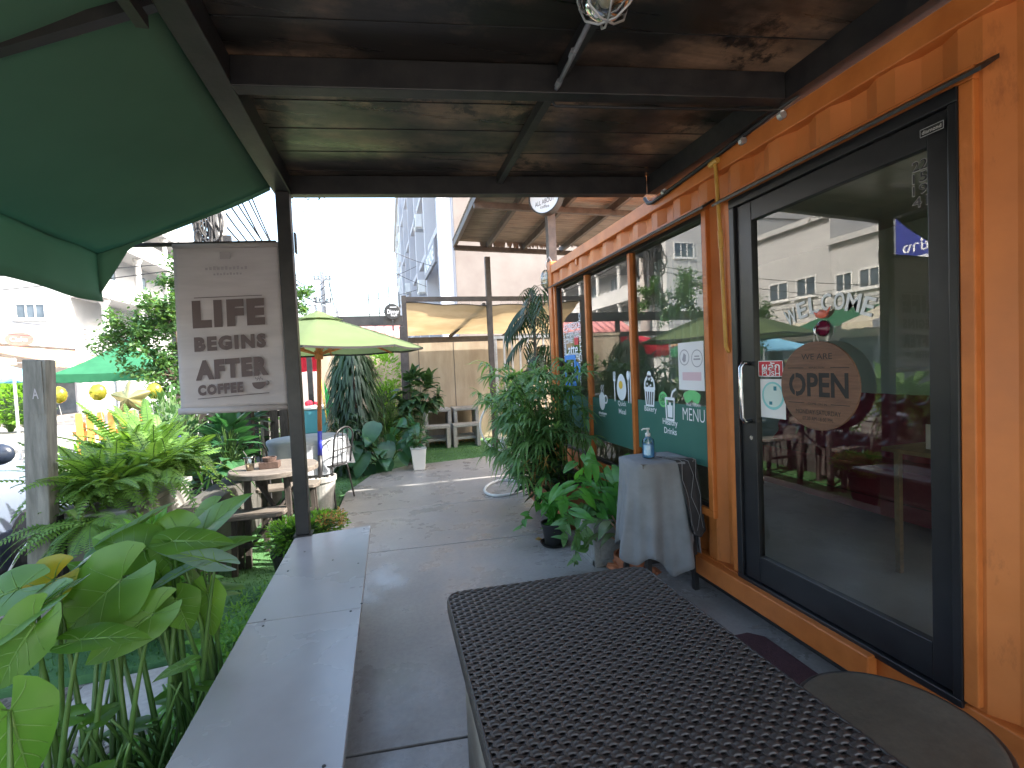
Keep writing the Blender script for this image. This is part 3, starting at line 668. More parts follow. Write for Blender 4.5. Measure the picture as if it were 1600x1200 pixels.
mb = MB().box((2.9, 1.76, .936), (2.905, 1.98, 1.075)); mb.build('card', 'paper', t)
mb = MB(); c = Vector((2.899, 1.87, .985)); 
for k in (-.05, -.02, .02, .05): disc(mb, .016, c, YD, ZD, .001, 12, c=(k, .02*(k > 0))); rect(mb, k-.02, -.04, k+.02, -.005, c, YD, ZD, .0012)
mb.build('print', 'ink', t)
mb = MB().grid(lambda u, v: Vector((2.16+.025*math.sin(u*42)+.01*math.sin(u*17+2), 2.85+.62*u, .95+1.35*v)), 60, 4)
tag(mb.build('curtain', 'curtain', smooth=True), 'pale green pleated curtain hanging inside the cafe window', 'curtain')

# ---- hanging open sign
c = on_x(1278, 603, 1.898)
t = thing('open_sign', 'round brown wooden sign reading OPEN hanging on the glass door', 'sign', c)
rad = .205
MB().lathe(c, [(rad-.003, -.004), (rad, -.002), (rad, .004), (rad-.002, .006), (.001, .006)], 64, (-1, 0, 0)).build('board', 'sign_wood', t)
mb = MB(); cc = c + Vector((-.0062, 0, 0))
write(mb, 'OPEN', cc+Vector((0, 0, .005)), YD, ZD, .112, .31, .028)
write(mb, 'WE ARE', cc+Vector((0, 0, .135)), YD, ZD, .026, .16); write(mb, 'REFLECTION', cc+Vector((0, 0, .084)), YD, ZD, .009, .08)
for z in (.082, -.083):
    for s_ in (-1, 1): rect(mb, s_*.115-.045, z, s_*.115+.045, z+.003, cc, YD, ZD)
write(mb, 'COME ON IN', cc+Vector((0, 0, -.083)), YD, ZD, .010, .10); write(mb, 'MONDAY-SATURDAY', cc+Vector((0, 0, -.122)), YD, ZD, .021, .235); write(mb, '07.30 AM-18.00 PM.', cc+Vector((0, 0, -.153)), YD, ZD, .017, .16)
mb.build('lettering', 'sign_ink', t)
for k in (-.118,): mb = MB(); rect(mb, k-.003, -.055, k+.003, .065, cc, YD, ZD, .0012); mb.build('stencil_gap', 'sign_wood', t)
h = c + Vector((0, 0, .262))
MB().tube([c+Vector((-.004, .012, rad-.005)), h+Vector((-.012, .004, -.02))], .002, 5).tube([c+Vector((-.004, -.012, rad-.005)), h+Vector((-.012, -.004, -.02))], .002, 5).build('string', 'stone_white', t)
t = thing('suction_hook', 'maroon suction cup hook holding up the round open sign', 'hook', h)
MB().lathe(h+Vector((.034, 0, 0)), [(.038, .0), (.030, .012), (.014, .022), (.012, .034), (.001, .036)], 20, (-1, 0, 0)).build('cup', pm('maroon_plastic', (.12, .012, .035), None, rough=.2), t, smooth=True)
MB().tube([h+Vector((.0, 0, .012)), h+Vector((-.012, 0, 0)), h+Vector((-.014, 0, -.022)), h+Vector((-.004, 0, -.032))], .005, 8).build('hook', 'chrome', t, smooth=True)
p = on_x(1284, 491, 1.925); mb = MB(); mb.ball(p, .024, 8, (.3, 1.2, .8)); mb.prism([p+Vector((-.004, -.02, .005)), p+Vector((-.004, -.045, .03)), p+Vector((-.004, -.03, -.008))], (.006, 0, 0)); mb.prism([p+Vector((-.004, .02, .005)), p+Vector((-.004, .04, .014)), p+Vector((-.004, .026, -.012))], (.006, 0, 0))
tag(mb.build('bird_ornament', pm('coral_plastic', (.70, .16, .10), None, rough=.4), smooth=True), 'small coral bird ornament stuck on the glass above the hook', 'ornament')

# ================================================================== TERRACE ROOF, AWNING
rf = thing('terrace_roof', 'dark stained panel roof on black steel beams over the terrace', 'roof', (-.6, 3.36, 0))
ry = lambda x, y: y - (x+.6)*.137          # the cross beams run slightly askew
MB().prism([(-.66, -1.8, 2.805), (2.15, -1.8, 2.805), (2.15, ry(2.15, 3.46), 2.805), (-.66, 3.47, 2.805)], (0, 0, .015)).build('ceiling_panel', 'ceiling', rf)
MB().prism([(-1.75, -1.8, 2.845), (2.2, -1.8, 2.845), (2.2, 3.15, 2.845), (-.68, 3.5, 2.845), (-1.75, 3.3, 2.845)], (0, 0, .02)).build('roof_sheet', 'roof_sheet', rf)  # overhang left of the edge beam is added, unseen, to shade the awning
for y in (3.41, 2.20, .98, -.24, -1.5):
    MB().beam((-.55, ry(-.55, y), 2.742), (1.845, ry(1.845, y), 2.742), .07, .122).build('cross_beam', 'black_steel', rf, bevel=.004)
MB().box((-.655, -1.78, 2.685), (-.552, 3.465, 2.803)).build('edge_beam', 'black_steel', rf, bevel=.004)
MB().box((1.846, -1.78, 2.682), (1.925, 3.05, 2.803)).build('light_stop_beam', 'black_steel', rf)  # added dark beam that blocks light from the gap above the wall
for x in (.80,):
    for ya, yb in ((3.41, 2.20), (2.20, .98), (.98, -.24)):
        MB().box((x-.02, ry(x, yb)+.037, 2.748), (x+.02, ry(x, ya)-.037, 2.803)).build('purlin', 'black_steel', rf)
MB().box((-.640, 3.325, .459), (-.556, 3.405, 2.684)).build('support_post', 'black_steel', rf, bevel=.006)
MB().box((-.655, 3.31, .4505), (-.541, 3.42, .4585)).build('base_plate', 'black_steel', rf)
# ceiling battens of the panel joints
mb = MB()
for k in range(18):
    y = 3.3-.27*k
    mb.beam((-.54, ry(-.54, y), 2.8035), (1.95, ry(1.95, y), 2.8035), .004, .003)
mb.build('panel_joint', 'black_steel', rf)
# conduit and caged lamp under the roof
pa, pb = on_z(918, 35, 2.70), on_z(861, 155, 2.70)
t = thing('ceiling_conduit', 'thin grey conduit pipe running from the caged ceiling lamp', 'conduit', pa)
MB().tube([pa+Vector((0, -.12, .0)), pb], .010, 8).build('pipe', 'grey_pvc', t, smooth=True)
MB().tube([pb, pb+Vector((.02, 0, -.028)), pb+Vector((.3, -.04, -.03)), pb+Vector((1.10, -.16, -.032))], .007, 6).build('cable', 'cable', t, smooth=True)
mb = MB()
for q in (.35, .75): c = pa.lerp(pb, q); mb.tube([c-(pb-pa).normalized()*.018, c+(pb-pa).normalized()*.018], .0135, 8)
mb.build('coupling', 'grey_pvc', t)
c = on_z(948, 12, 2.66)
t = thing('caged_lamp', 'round glass bulkhead lamp with wire cage under the roof', 'lamp', (c.x, c.y, 2.73))
c = Vector((c.x, c.y, 2.70))
MB().lathe(c, [(.001, .10), (.085, .10), (.095, .055), (.095, .035), (.001, .03)], 24).build('housing', 'galv', t, smooth=False)
MB().lathe(c, [(.082, .04), (.084, .0), (.070, -.045), (.035, -.068), (.001, -.072)], 24).build('glass', 'lamp_glass', t, smooth=True)
MB().ball(c+Vector((0, 0, .0)), .03, 8, (1, 1, 1.3)).build('bulb', 'stone_white', t, smooth=True)
mb = MB()
for k in range(3):
    a = k*math.pi/3+.3; pts = [c+Vector((math.cos(a)*r_, math.sin(a)*r_, z)) for r_, z in ((.095, .03), (.093, -.01), (.075, -.055), (.03, -.082), (-.03, -.082), (-.075, -.055), (-.093, -.01), (-.095, .03))]
    mb.tube(pts, .004, 6)
mb.tube([c+Vector((math.cos(a)*.094, math.sin(a)*.094, 0)) for a in [i*6.2832/24 for i in range(25)]], .004, 6, False)
mb.build('cage', 'galv', t, smooth=True)
# conduits on the cafe wall
t = thing('wall_conduit', 'black conduit clipped along the top of the orange container', 'conduit', (1.885, 2.4, 2.68))
MB().tube([(1.885, 3.15, 2.69), (1.885, 3.11, 2.64), (1.885, 3.05, 2.625), (1.885, 2.4, 2.655), (1.885, 1.80, 2.69)], .013, 8).build('pipe', 'black_plastic', t, smooth=True)
mb = MB()
for y in (2.9, 2.16, 1.9): mb.tube([(1.885, y-.012, 2.645), (1.885, y+.012, 2.645)], .02, 8)
mb.build('clip', 'galv', t)
t = thing('yellow_conduit', 'yellow conduit pipe running down beside the glass door', 'conduit', (1.885, 2.36, 1.5))
MB().tube([(1.893, 2.40, 2.632), (1.893, 2.385, 2.60), (1.892, 2.36, 2.2), (1.892, 2.35, 1.9), (1.89, 2.335, 1.56), (1.90, 2.332, 1.535), (1.93, 2.332, 1.53)], .011, 8).build('pipe', 'amber', t, smooth=True)
MB().tube([(1.89, 2.43, 2.628), (1.89, 2.36, 2.633)], .018, 8).build('tee', 'amber', t); MB().tube([(1.893, 2.362, 2.23), (1.893, 2.357, 2.13)], .0145, 8).build('coupling', 'amber', t)

aw = thing('green_awning', 'dark green fabric awning sloping down from the roof edge on the left', 'awning', (-.7, 3.3, 2.3))
xa, za, xb, zb = -.662, 2.705, -1.62, 2.265
def awf(u, v):
    y = 3.32-4.9*v; x = xa+(xb-xa)*u; z = za+(zb-za)*u - .05*math.sin(math.pi*u)*(.3+.7*min(1, v*5))*(1+.25*math.sin(v*9)) + .006*math.sin(v*60+u*6)*u
    return Vector((x, y, z))
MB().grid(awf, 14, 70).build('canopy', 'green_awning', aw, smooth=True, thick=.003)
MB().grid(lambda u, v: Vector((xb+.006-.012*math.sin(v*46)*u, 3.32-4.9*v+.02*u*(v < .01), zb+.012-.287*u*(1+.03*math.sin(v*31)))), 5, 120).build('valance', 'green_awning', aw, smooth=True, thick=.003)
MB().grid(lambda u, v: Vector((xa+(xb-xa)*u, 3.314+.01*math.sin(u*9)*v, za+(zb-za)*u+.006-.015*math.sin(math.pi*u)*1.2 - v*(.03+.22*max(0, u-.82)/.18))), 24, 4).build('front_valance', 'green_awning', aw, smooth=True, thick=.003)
for y in (1.72, .2):
    MB().beam((xa+.02, y, za-.035), (xb, y, zb-.045), .035, .035).build('rafter', 'black_steel', aw)
MB().box((-.70, -1.5, 2.60), (-.665, 1.74, 2.66)).build('frame_rail', 'black_steel', aw)

# ---- banner
YBN = 3.36
q0, q1 = on_y(182, 384, YBN), on_y(471, 379, YBN)
t = thing('hanging_banner', 'beige canvas banner reading LIFE BEGINS AFTER COFFEE hung beside the black post', 'banner', (-.95, YBN, 2.3))
MB().beam(q0, (-.655, YBN, on_y(445, 379, YBN).z), .022, .022).build('rod', 'black_steel', t)
MB().box((-.545, YBN-.02, q1.z-.07), (-.535, YBN+.03, q1.z+.06)).build('clamp', 'black_steel', t)
P00, P10, P01, P11 = on_y(270, 384, YBN), on_y(435, 381, YBN), on_y(283, 640, YBN), on_y(451, 632, YBN)
def bn(u, v):
    p = P00.lerp(P10, u).lerp(P01.lerp(P11, u), v)
    return p + Vector((0, -.012*math.sin(v*math.pi)*math.sin(u*2.2+.4)-.004*math.sin(v*26)*(v > .7)-.006*math.sin(u*7), 0))
MB().grid(bn, 24, 40).build('cloth', 'banner', t, smooth=True, thick=.002)
MB().tube([P01+Vector((-.01, 0, -.012)), P01.lerp(P11, .5)+Vector((0, -.005, -.014)), P11+Vector((.01, 0, -.012))], .021, 10).build('hem', 'banner', t, smooth=True)
MB().tube([P00+Vector((0, 0, -.004)), P10+Vector((0, 0, -.004))], .017, 8).build('sleeve', 'banner', t, smooth=True)
bx = (P10-P00).normalized(); bz = (P00-P01).normalized()
mb = MB()
def bw(s_, px, py, hpx, wpx, bold):
    o_ = on_y(px, py, YBN-.022); k = on_y(px+50, py, YBN-.022); sc_ = (k-o_).length/50
    write(mb, s_, o_, bx, bz, hpx*sc_*.93, wpx*sc_, bold, .0008, spacing=1.25)
bw('LIFE', 358, 489, 50, 112, .075); bw('BEGINS', 360.5, 535, 27, 111, .07); bw('AFTER', 363.5, 575, 36, 113, .075); bw('COFFEE', 345, 607.5, 20, 70, .07)
sb = (on_y(408, 600, YBN)-on_y(358, 600, YBN)).length/50
for px, py, wd in ((357, 463.5, 104), (366, 618.5, 110)): rect(mb, -wd*sb/2, -.002, wd*sb/2, .0025, on_y(px, py, YBN-.022), bx, bz, .0008)
c = on_y(405, 600, YBN-.022); k = sb
flat(mb, [(-11*k, 3.5*k)]+[(11*k*math.cos(math.pi+i*math.pi/14), (3.5+13*math.sin(math.pi+i*math.pi/14)*.95)*k) for i in range(1, 14)]+[(11*k, 3.5*k)], c, bx, bz, .0009)
ring(mb, 2.6*k, 4*k, c, bx, bz, .0008, c=(12.3*k, .8*k), a0=-1.7, a1=1.7)
for i in (-4, 0, 4): ring(mb, 1.2*k, 2*k, c, bx, bz, .0008, 10, c=(i*k, 8*k), a0=-1.5, a1=1.5); ring(mb, 1.2*k, 2*k, c, bx, bz, .0008, 10, c=(i*k, 11*k), a0=1.6, a1=4.7)
mb.build('lettering', 'banner_ink', t)
mb = MB(); c = on_y(354, 425, YBN-.022)      # worn, barely readable emblem
for i in range(11): rect(mb, (-32+i*6)*k, 4*k, (-32+i*6+3.8)*k, (8+(i % 3))*k, c, bx, bz, .0008)
for i in range(9): rect(mb, (-20+i*5)*k, -5*k, (-20+i*5+3)*k, (-2+(i % 2))*k, c, bx, bz, .0008)
rect(mb, -9*k, 22*k, 7*k, 34*k, c, bx, bz, .0008)
mb.build('faded_emblem', 'banner_faint', t)

# ================================================================== BENCH ALONG THE TERRACE
t = thing('bench', 'long low bench of grey cement board along the terrace edge', 'bench', (-.4, 1.5, 0))
for a, b in (((3.385, 3.33), (2.205, 2.23)), ((2.2, 2.225), (.6, .6)), ((.595, .595), (-.9, -.9))):
    MB().prism([(-.172, b[0], .425), (-.172, a[0], .425), (-.645, a[1], .425), (-.645, b[1], .425)], (0, 0, .025)).build('seat_board', 'board', t, bevel=.003)
MB().box((-.60, -.9, 0.0), (-.32, 3.24, .424)).build('base', 'concrete', t)
mb = MB()
for px, py in ((450, 892), (411, 978), (414, 968), (565, 943), (548, 955), (520, 875), (560, 880), (476, 862), (569, 826), (506, 1197)):
    p = on_z(px, py, .4505); mb.lathe((p.x, p.y, .4500), [(.0055, 0), (.005, .002), (.001, .0022)], 8)
mb.build('screw', 'black_plastic', t)

# ================================================================== WICKER TABLE
t = thing('wicker_table', 'large dark brown woven wicker table in the foreground', 'table', (.54, .85, 0))
TX0, TX1, TY0, TY1, TZ = .158, .925, -.05, 1.685, .70
skew = lambda x: -.045*(x-TX0)
pitch, half = .0150, .0225
mb = MB(); rows = int((TY1-TY0-.02)/pitch); cr = .05
for k in range(rows):
    y = TY1-.012-k*pitch; x0, x1 = TX0+.004, TX1-.004
    dy = TY1-y
    if dy < cr: ins = cr-math.sqrt(max(0, cr*cr-(cr-dy)**2)); x0 += ins; x1 -= ins
    ph = (k*1.0) % 2
    n = int((x1-x0)/.0045); pts = []
    for i in range(n+1):
        x = x0+(x1-x0)*i/n; s_ = math.sin(math.pi*((x-TX0)/half+ph*1.0))
        pts.append((x, y+skew(x)+.0016*math.sin(math.pi*((x-TX0)/half+ph)+.9), TZ-.0045+.0030*s_))
    # flattened strand
    vs = []; nn = 6
    for p in pts:
        for j in range(nn):
            a = 2*math.pi*j/nn; vs.append((p[0], p[1]+math.cos(a)*.0092, p[2]+math.sin(a)*.0040))
    mb.add(vs, [(i*nn+j, i*nn+(j+1) % nn, (i+1)*nn+(j+1) % nn, (i+1)*nn+j) for i in range(n) for j in range(nn)])
mb.build('woven_top', 'wicker', t, smooth=True)
mb = MB(); k = 0; x = TX0+.02
while x < TX1-.01:
    mb.box((x-.0035, TY0+.01, TZ-.0080), (x+.0035, TY1-.025+skew(x), TZ-.0012)); x += half
mb.build('warp_strand', pm('warp_strand', (.05, .045, .045), (.075, .07, .068), 20, .35), t)
def rrect(ins, r_):
    x0, x1, y0, y1 = TX0+ins, TX1-ins, TY0+ins, TY1-ins; o = []
    for cx_, cy_, a0 in ((x1-r_, y1-r_, 0), (x0+r_, y1-r_, 90), (x0+r_, y0+r_, 180), (x1-r_, y0+r_, 270)):
        for i in range(7): a = R(a0+15*i); o.append((cx_+r_*math.cos(a), cy_+r_*math.sin(a)+skew(cx_+r_*math.cos(a))))
    return o
mb = MB(); pr_ = rrect(.004, .05); n = len(pr_)
for z, r_ in ((TZ-.012, .007), (TZ-.026, .007), (TZ-.040, .007)):
    mb.tube([(x, y, z) for x, y in pr_+pr_[:1]], r_, 6, False)
mb.build('rim', 'wicker', t, smooth=True)
mb = MB(); tw = []
full = pr_+pr_[:1]
for (ax, ay), (bx_, by_) in zip(full[:-1], full[1:]):
    d = math.hypot(bx_-ax, by_-ay); m = max(1, int(d/.012))
    for i in range(m): q = i/m; tw.append((ax+(bx_-ax)*q, ay+(by_-ay)*q, TZ-.0035+.0022*(len(tw) % 2)))
mb.tube(tw+tw[:1], .0042, 5, False); mb.build('edge_braid', 'wicker', t, smooth=True)
mb = MB().prism([(x, y, TZ-.05) for x, y in rrect(.012, .045)], (0, 0, .0425)); mb.build('tray', 'wicker', t)
q = rrect(.045, .02); MB().prism([(x, y, .02) for x, y in q], (0, 0, TZ-.075)).build('base', 'beige_panel', t)
MB().prism([(x, y, 0) for x, y in rrect(.06, .02)], (0, 0, .0195)).build('foot', 'black_plastic', t)

# round stone-topped stool beside the table
t = thing('round_stool', 'low round stool with a dull stone top in front of the door', 'stool', (1.262, .945, 0))
c = Vector((1.262, .945, 0)); RR = .228
MB().lathe(c, [(.001, .47), (RR-.012, .47), (RR-.004, .478), (RR-.006, .494), (RR-.012, .4985), (RR-.02, .50), (.001, .50)], 64).build('top', 'round_stone', t, smooth=False)
MB().lathe(c, [(RR-.005, .468), (RR+.003, .472), (RR+.003, .492), (RR-.003, .497), (RR-.005, .497)], 64).build('metal_band', 'black_steel', t, smooth=True)
MB().lathe(c, [(.13, 0), (.135, .02), (.05, .04), (.045, .42), (.13, .455), (.14, .469)], 32).build('pedestal', 'black_steel', t, smooth=True)
# door mat
a, b = on_z(1140, 1003), on_z(1200, 990)
mb = MB().prism([(1.42, 2.12, .001), (1.42, 1.30, .001), (1.86, 1.26, .001), (1.86, 2.06, .001), (1.80, 2.12, .001)], (0, 0, .012))
tag(mb.build('door_mat', 'mat_maroon', bevel=.004), 'dark maroon doormat lying below the glass door', 'mat')
p = on_z(1158, 935, .03); tag(MB().tube(bez(p+Vector((0, .1, 0)), p+Vector((-.02, 0, .02)), p+Vector((.05, -.12, -.02)), 8), .006, 6).build('cable', 'white_plastic', smooth=True), 'short white cable end poking out under the container', 'cable')

# ================================================================== SANITISER STAND
sx_, sy_, sz_ = 1.695, 2.80, .855
t = thing('side_table', 'small table hidden under a grey cloth by the container wall', 'table', (sx_, sy_, 0))
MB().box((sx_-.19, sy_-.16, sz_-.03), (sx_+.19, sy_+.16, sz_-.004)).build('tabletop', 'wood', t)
for a in (-1, 1):
    for b in (-1, 1): MB().beam((sx_+a*.15, sy_+b*.13, sz_-.03), (sx_+a*.17, sy_+b*.15, 0), .032, .032).build('leg', 'black_steel', t)
MB().beam((sx_-.16, sy_-.14, .22), (sx_+.16, sy_-.14, .22), .02, .02).beam((sx_-.16, sy_+.14, .22), (sx_+.16, sy_+.14, .22), .02, .02).build('stretcher', 'black_steel', t)
cl = thing('tablecloth', 'grey tablecloth draped in folds over the sanitiser stand', 'tablecloth', (sx_, sy_, sz_))
def drape(th0, th1, hem, hx, hy, off=0., zb_=0., fold=.055):
    def f(u, v):
        th = th0+(th1-th0)*u; c_, s_ = math.cos(th), math.sin(th)
        k = 1/max(abs(c_)**5+abs(s_)**5, 1e-6)**.2
        ex, ey = hx*c_*k, hy*s_*k
        if v < .34: q = v/.34; return Vector((sx_+ex*q, sy_+ey*q, sz_+off+.0))
        q = (v-.34)/.66; h = hem(th)*q
        fl = .014+q*(.05+fold*math.sin(th*4+.8)+.020*math.sin(th*9+2)+.012*math.sin(th*17))
        return Vector((sx_+ex+c_*fl*1.1, sy_+ey+s_*fl, sz_+off-h-.004*(q > 0)+zb_))
    return f
hem = lambda th: .40+.20*abs(math.cos(2*(th-R(45))))**1.4*1.0+.05*math.sin(3*th+.5)
HK = [(-265, .48), (-215, .60), (-185, .52), (-150, .64), (-125, .58), (-98, .70), (-78, .64), (-66, .50)]
def hemk(a):
    for (a0, h0), (a1, h1) in zip(HK[:-1], HK[1:]):
        if a <= a1+.01: q = (a-a0)/(a1-a0); q = q*q*(3-2*q); return h0+(h1-h0)*q
    return HK[-1][1]
MB().grid(drape(R(-265), R(-66), lambda th: hemk(math.degrees(th)), .20, .17, fold=.03), 150, 26).build('cloth', 'grey_cloth', cl, smooth=True, thick=.003)
MB().grid(drape(R(-50), R(60), lambda th: .50+.13*math.cos(3.5*(th-R(-30)))+.03*math.sin(8*th), .19, .17, -.002), 90, 26).build('cloth', 'grey_cloth', cl, smooth=True, thick=.003)
run = thing('table_runner', 'charcoal runner with pale zigzag lines over the grey tablecloth', 'runner', (sx_, sy_, sz_))
MB().grid(drape(R(-80), R(-42), lambda th: .44+.05*math.sin(5*th), .202, .172, .004, 0, .03), 30, 24).build('cloth', 'dark_cloth', run, smooth=True, thick=.003)
fdr = drape(R(-80), R(-42), lambda th: .44, .206, .176, .0065, 0, .03); mb = MB()
for u0 in (.12, .5, .80):
    pts = []
    for i in range(41):
        v = .1+.9*i/40; pts.append(fdr(u0+.20*(abs(((v*5.2+u0*3) % 2)-1)-.5), v)+Vector((-.002, -.004, 0)))
    mb.tube(pts, .0022, 4)
mb.build('zigzag_line', 'grey_cloth', run)
c = on_y(1013.5, 717, 2.79); c.z = sz_+.007
t = thing('hand_sanitiser', 'clear pump bottle of blue hand sanitiser on the cloth covered stand', 'bottle', c)
MB().lathe(c, [(.001, 0), (.036, 0), (.039, .005), (.039, .105), (.034, .122), (.018, .134), (.015, .142)], 24).build('bottle', 'clear', t, smooth=True)
MB().lathe(c, [(.001, .003), (.034, .003), (.0365, .008), (.0365, .088), (.001, .088)], 24).build('gel', 'gel', t, smooth=True)
mb = MB().add([c+Vector((.0395*math.cos(a), .0395*math.sin(a), z)) for a in [R(195+8*i) for i in range(9)] for z in (.02, .085)], [(2*i, 2*i+1, 2*i+3, 2*i+2) for i in range(8)])
mb.build('label', pm('bottle_label', (.30, .55, .75), (.6, .72, .82), 30, .4), t)
MB().lathe(c, [(.016, .138), (.017, .160), (.008, .163), (.006, .182), (.014, .185), (.014, .194), (.001, .196)], 16).tube([c+Vector((0, 0, .190)), c+Vector((-.03, .004, .190)), c+Vector((-.042, .006, .182))], .0055, 6).build('pump', 'white_plastic', t, smooth=True)
MB().tube([c+Vector((0, 0, .14)), c+Vector((.006, 0, .01))], .003, 5).build('dip_tube', 'white_plastic', t)

# ================================================================== PLANTS BY THE CAFE
def plant(name, label, base, group=None): return thing(name, label, 'plant', base, group)
# planters
t = thing('planter_trough', 'terracotta trough planter under the palm by the cafe wall', 'planter', (1.62, 4.3, 0))
MB().prism([(1.42, 3.92, .06), (1.84, 3.92, .06), (1.84, 4.95, .06), (1.42, 4.95, .06)], (0, 0, .30)).build('trough', 'terracotta', t, bevel=.015)
mb = MB()
for z in (.14, .22): mb.box((1.412, 3.91, z), (1.85, 4.96, z+.02))
MB().box((1.40, 3.90, .36), (1.86, 4.97, .40)).build('rim', 'terracotta', t, bevel=.008); mb.build('band', 'terracotta', t, bevel=.004)
MB().box((1.43, 3.93, .401), (1.83, 4.94, .404)).build('soil', 'soil', t); MB().box((1.46, 3.98, 0), (1.80, 4.08, .059)).build('foot', 'terracotta', t); MB().box((1.46, 4.78, 0), (1.80, 4.9, .059)).build('foot', 'terracotta', t)
def fan(mbl, p, d, n, ln, wd, spread=2.6, droop=.5):
    """a palm fan: narrow leaflets radiating from one point"""
    d, s, u = frame(d)
    for i in range(n):
        a = -spread/2+spread*(i+.5)/n + random.uniform(-.05, .05)
        dd = d*math.cos(a)+s*math.sin(a)+u*random.uniform(-.15, .25)
        blade(mbl, p, dd, ln*random.uniform(.75, 1.1)*(1-.16*abs(a)), wd*random.uniform(.8, 1.2), droop*random.uniform(.5, 1.6), 4, fold=.25)
pal = plant('lady_palm', 'large bushy lady palm with narrow fingered leaves beside the cafe window', (1.6, 4.5, .404))
lf, st = MB(), MB()
for i in range(46):
    b0 = Vector((random.uniform(1.48, 1.80), random.uniform(4.0, 4.9), .40)); a = random.uniform(0, 6.28)
    h = random.uniform(.35, 1.05); out = random.uniform(.05, .42)
    top = Vector((min(1.86, b0.x+math.cos(a)*out-.16), b0.y+math.sin(a)*out*.8, .40+h))
    st.tube(bez(b0, b0.lerp(top, .5)+Vector((0, 0, .12)), top, 6), [.006]*5+[.004]*2, 5)
    for k in range(random.randint(3, 5)):
        d = rdir(-.1, .95); d.x -= .25
        p2 = top + d*random.uniform(.06, .20)
        if p2.x > 1.89: p2.x = 1.85; d.x = -abs(d.x)
        st.tube([top, p2], .0028, 4); fan(lf, p2, d, random.randint(7, 10), random.uniform(.20, .30), .027, 3.3, .75)
# low skirt on the terrace side
for i in range(95):
    p = Vector((random.uniform(1.02, 1.45), random.uniform(3.9, 5.0), random.uniform(.52, 1.28))); d = Vector((-1, random.uniform(-.9, .5), random.uniform(-.4, .5)))
    st.tube([Vector((1.55, (p.y+4.5)/2, .6)), p], .003, 4); fan(lf, p, d, 8, random.uniform(.20, .29), .027, 3.0, .9)
lf.build('foliage', 'palm', pal); st.build('stem', 'stem', pal, smooth=True)
# broadleaf underplants filling the trough front
def bush(name, label, pts, n, Lr, Wr, mat, el=(-.2, .9), kind='heart', center=None, group=None, stems=True, mat_s='stem', droop=.35):
    """pts: list of ((x,y,z),(rx,ry,rz)) ellipsoids that carry leaves"""
    c0 = Vector(center or pts[0][0]); t = plant(name, label, c0, group); lf, st = MB(), MB()
    for i in range(n):
        (px, py, pz), (rx, ry, rz) = pts[i % len(pts)]; d = rdir(-1.2, 1.5); r_ = random.uniform(.35, 1)**.5
        p = Vector((px+d.x*rx*r_, py+d.y*ry*r_, pz+d.z*rz*r_)); out = Vector((d.x, d.y, d.z*.5+random.uniform(*el)*.6))
        ln, wd = random.uniform(*Lr), random.uniform(*Wr)
        if kind == 'heart': arrowleaf(lf, p, out, Vector((0, 0, 1))+d*.6+rdir()*.4, ln, wd, droop, .12, 5, .22)
        elif kind == 'arrow': arrowleaf(lf, p, out, Vector((0, 0, 1))+d*.7+rdir()*.4, ln, wd, droop, .12, 6, .42)
        elif kind == 'blade': blade(lf, p, out, ln, wd, droop, 4, fold=.2)
        else: leaf4(lf, p, ln, wd, out)
        if stems and i % 2 == 0: st.tube(bez(c0+Vector((random.uniform(-.05, .05), random.uniform(-.05, .05), 0)), c0.lerp(p, .5)+Vector((0, 0, .08)), p, 4), .0022+.01*wd, 4)
    lf.build('foliage', mat, t)
    if st.v: st.build('stem', mat_s, t, smooth=True)
    return t
bush('leafy_plant', 'dark bushy plant with brown dead leaves below the lady palm', [((1.32, 4.15, .52), (.22, .35, .26)), ((1.35, 4.7, .5), (.2, .3, .25))], 260, (.07, .13), (.04, .07), 'darkleaf', center=(1.46, 4.3, .404))
mb = MB()
for i in range(30): p = Vector((random.uniform(1.15, 1.4), random.uniform(3.85, 4.3), random.uniform(.5, .8))); blade(mb, p, rdir(-1.4, .2), random.uniform(.08, .16), .02, 1.0, 4, fold=.4)
tag(mb.build('dead_leaf_bunch', 'dry'), 'bunch of dry brown leaves hanging in the plants below the palm', 'leaves')
# concrete box planter with arrowhead plant
c0, c1 = on_z(943, 884), on_z(893, 872)
t = thing('planter_box', 'square grey concrete planter box holding the arrowhead plant', 'planter', (1.52, 3.36, 0))
mb = MB(); x0, x1, y0, y1, h = 1.40, 1.74, 3.18, 3.52, .36
mb.prism([(x0, y0, 0), (x1, y0, 0), (x1, y1, 0), (x0, y1, 0)], (0, 0, h)); mb.build('box', 'concrete', t, bevel=.01)
mb = MB()
for a, b in (((x0-.008, y0-.008, h-.05), (x1+.008, y0, h)), ((x0-.008, y0-.008, 0), (x0+.04, y0, h-.05)), ((x1-.04, y0-.008, 0), (x1+.008, y0, h-.05)), ((x0-.008, y0, h-.05), (x0, y1, h)), ((x0-.008, y0, 0), (x0, y0+.04, h-.05)), ((x0-.008, y0, 0), (x0, y1, .045)), ((x0+.04, y0-.008, 0), (x1-.04, y0, .045))): mb.box(a, b)
mb.build('raised_border', 'concrete', t, bevel=.003)
MB().box((x0+.03, y0+.03, h+.001), (x1-.03, y1-.03, h+.006)).build('soil', 'soil', t)
ap = plant('arrowhead_plant', 'fresh green arrowhead plant spilling out of the concrete planter box', (1.56, 3.35, h+.006))
lf, st = MB(), MB()
spec = [(955, 735, .20), (925, 738, .20), (905, 742, .17), (980, 720, .17), (890, 760, .17), (940, 760, .17), (915, 775, .18), (965, 755, .15), (935, 725, .16), (880, 785, .15), (900, 800, .15), (925, 795, .16), (870, 765, .13), (985, 745, .13), (950, 780, .14), (895, 725, .14), (915, 712, .13)]
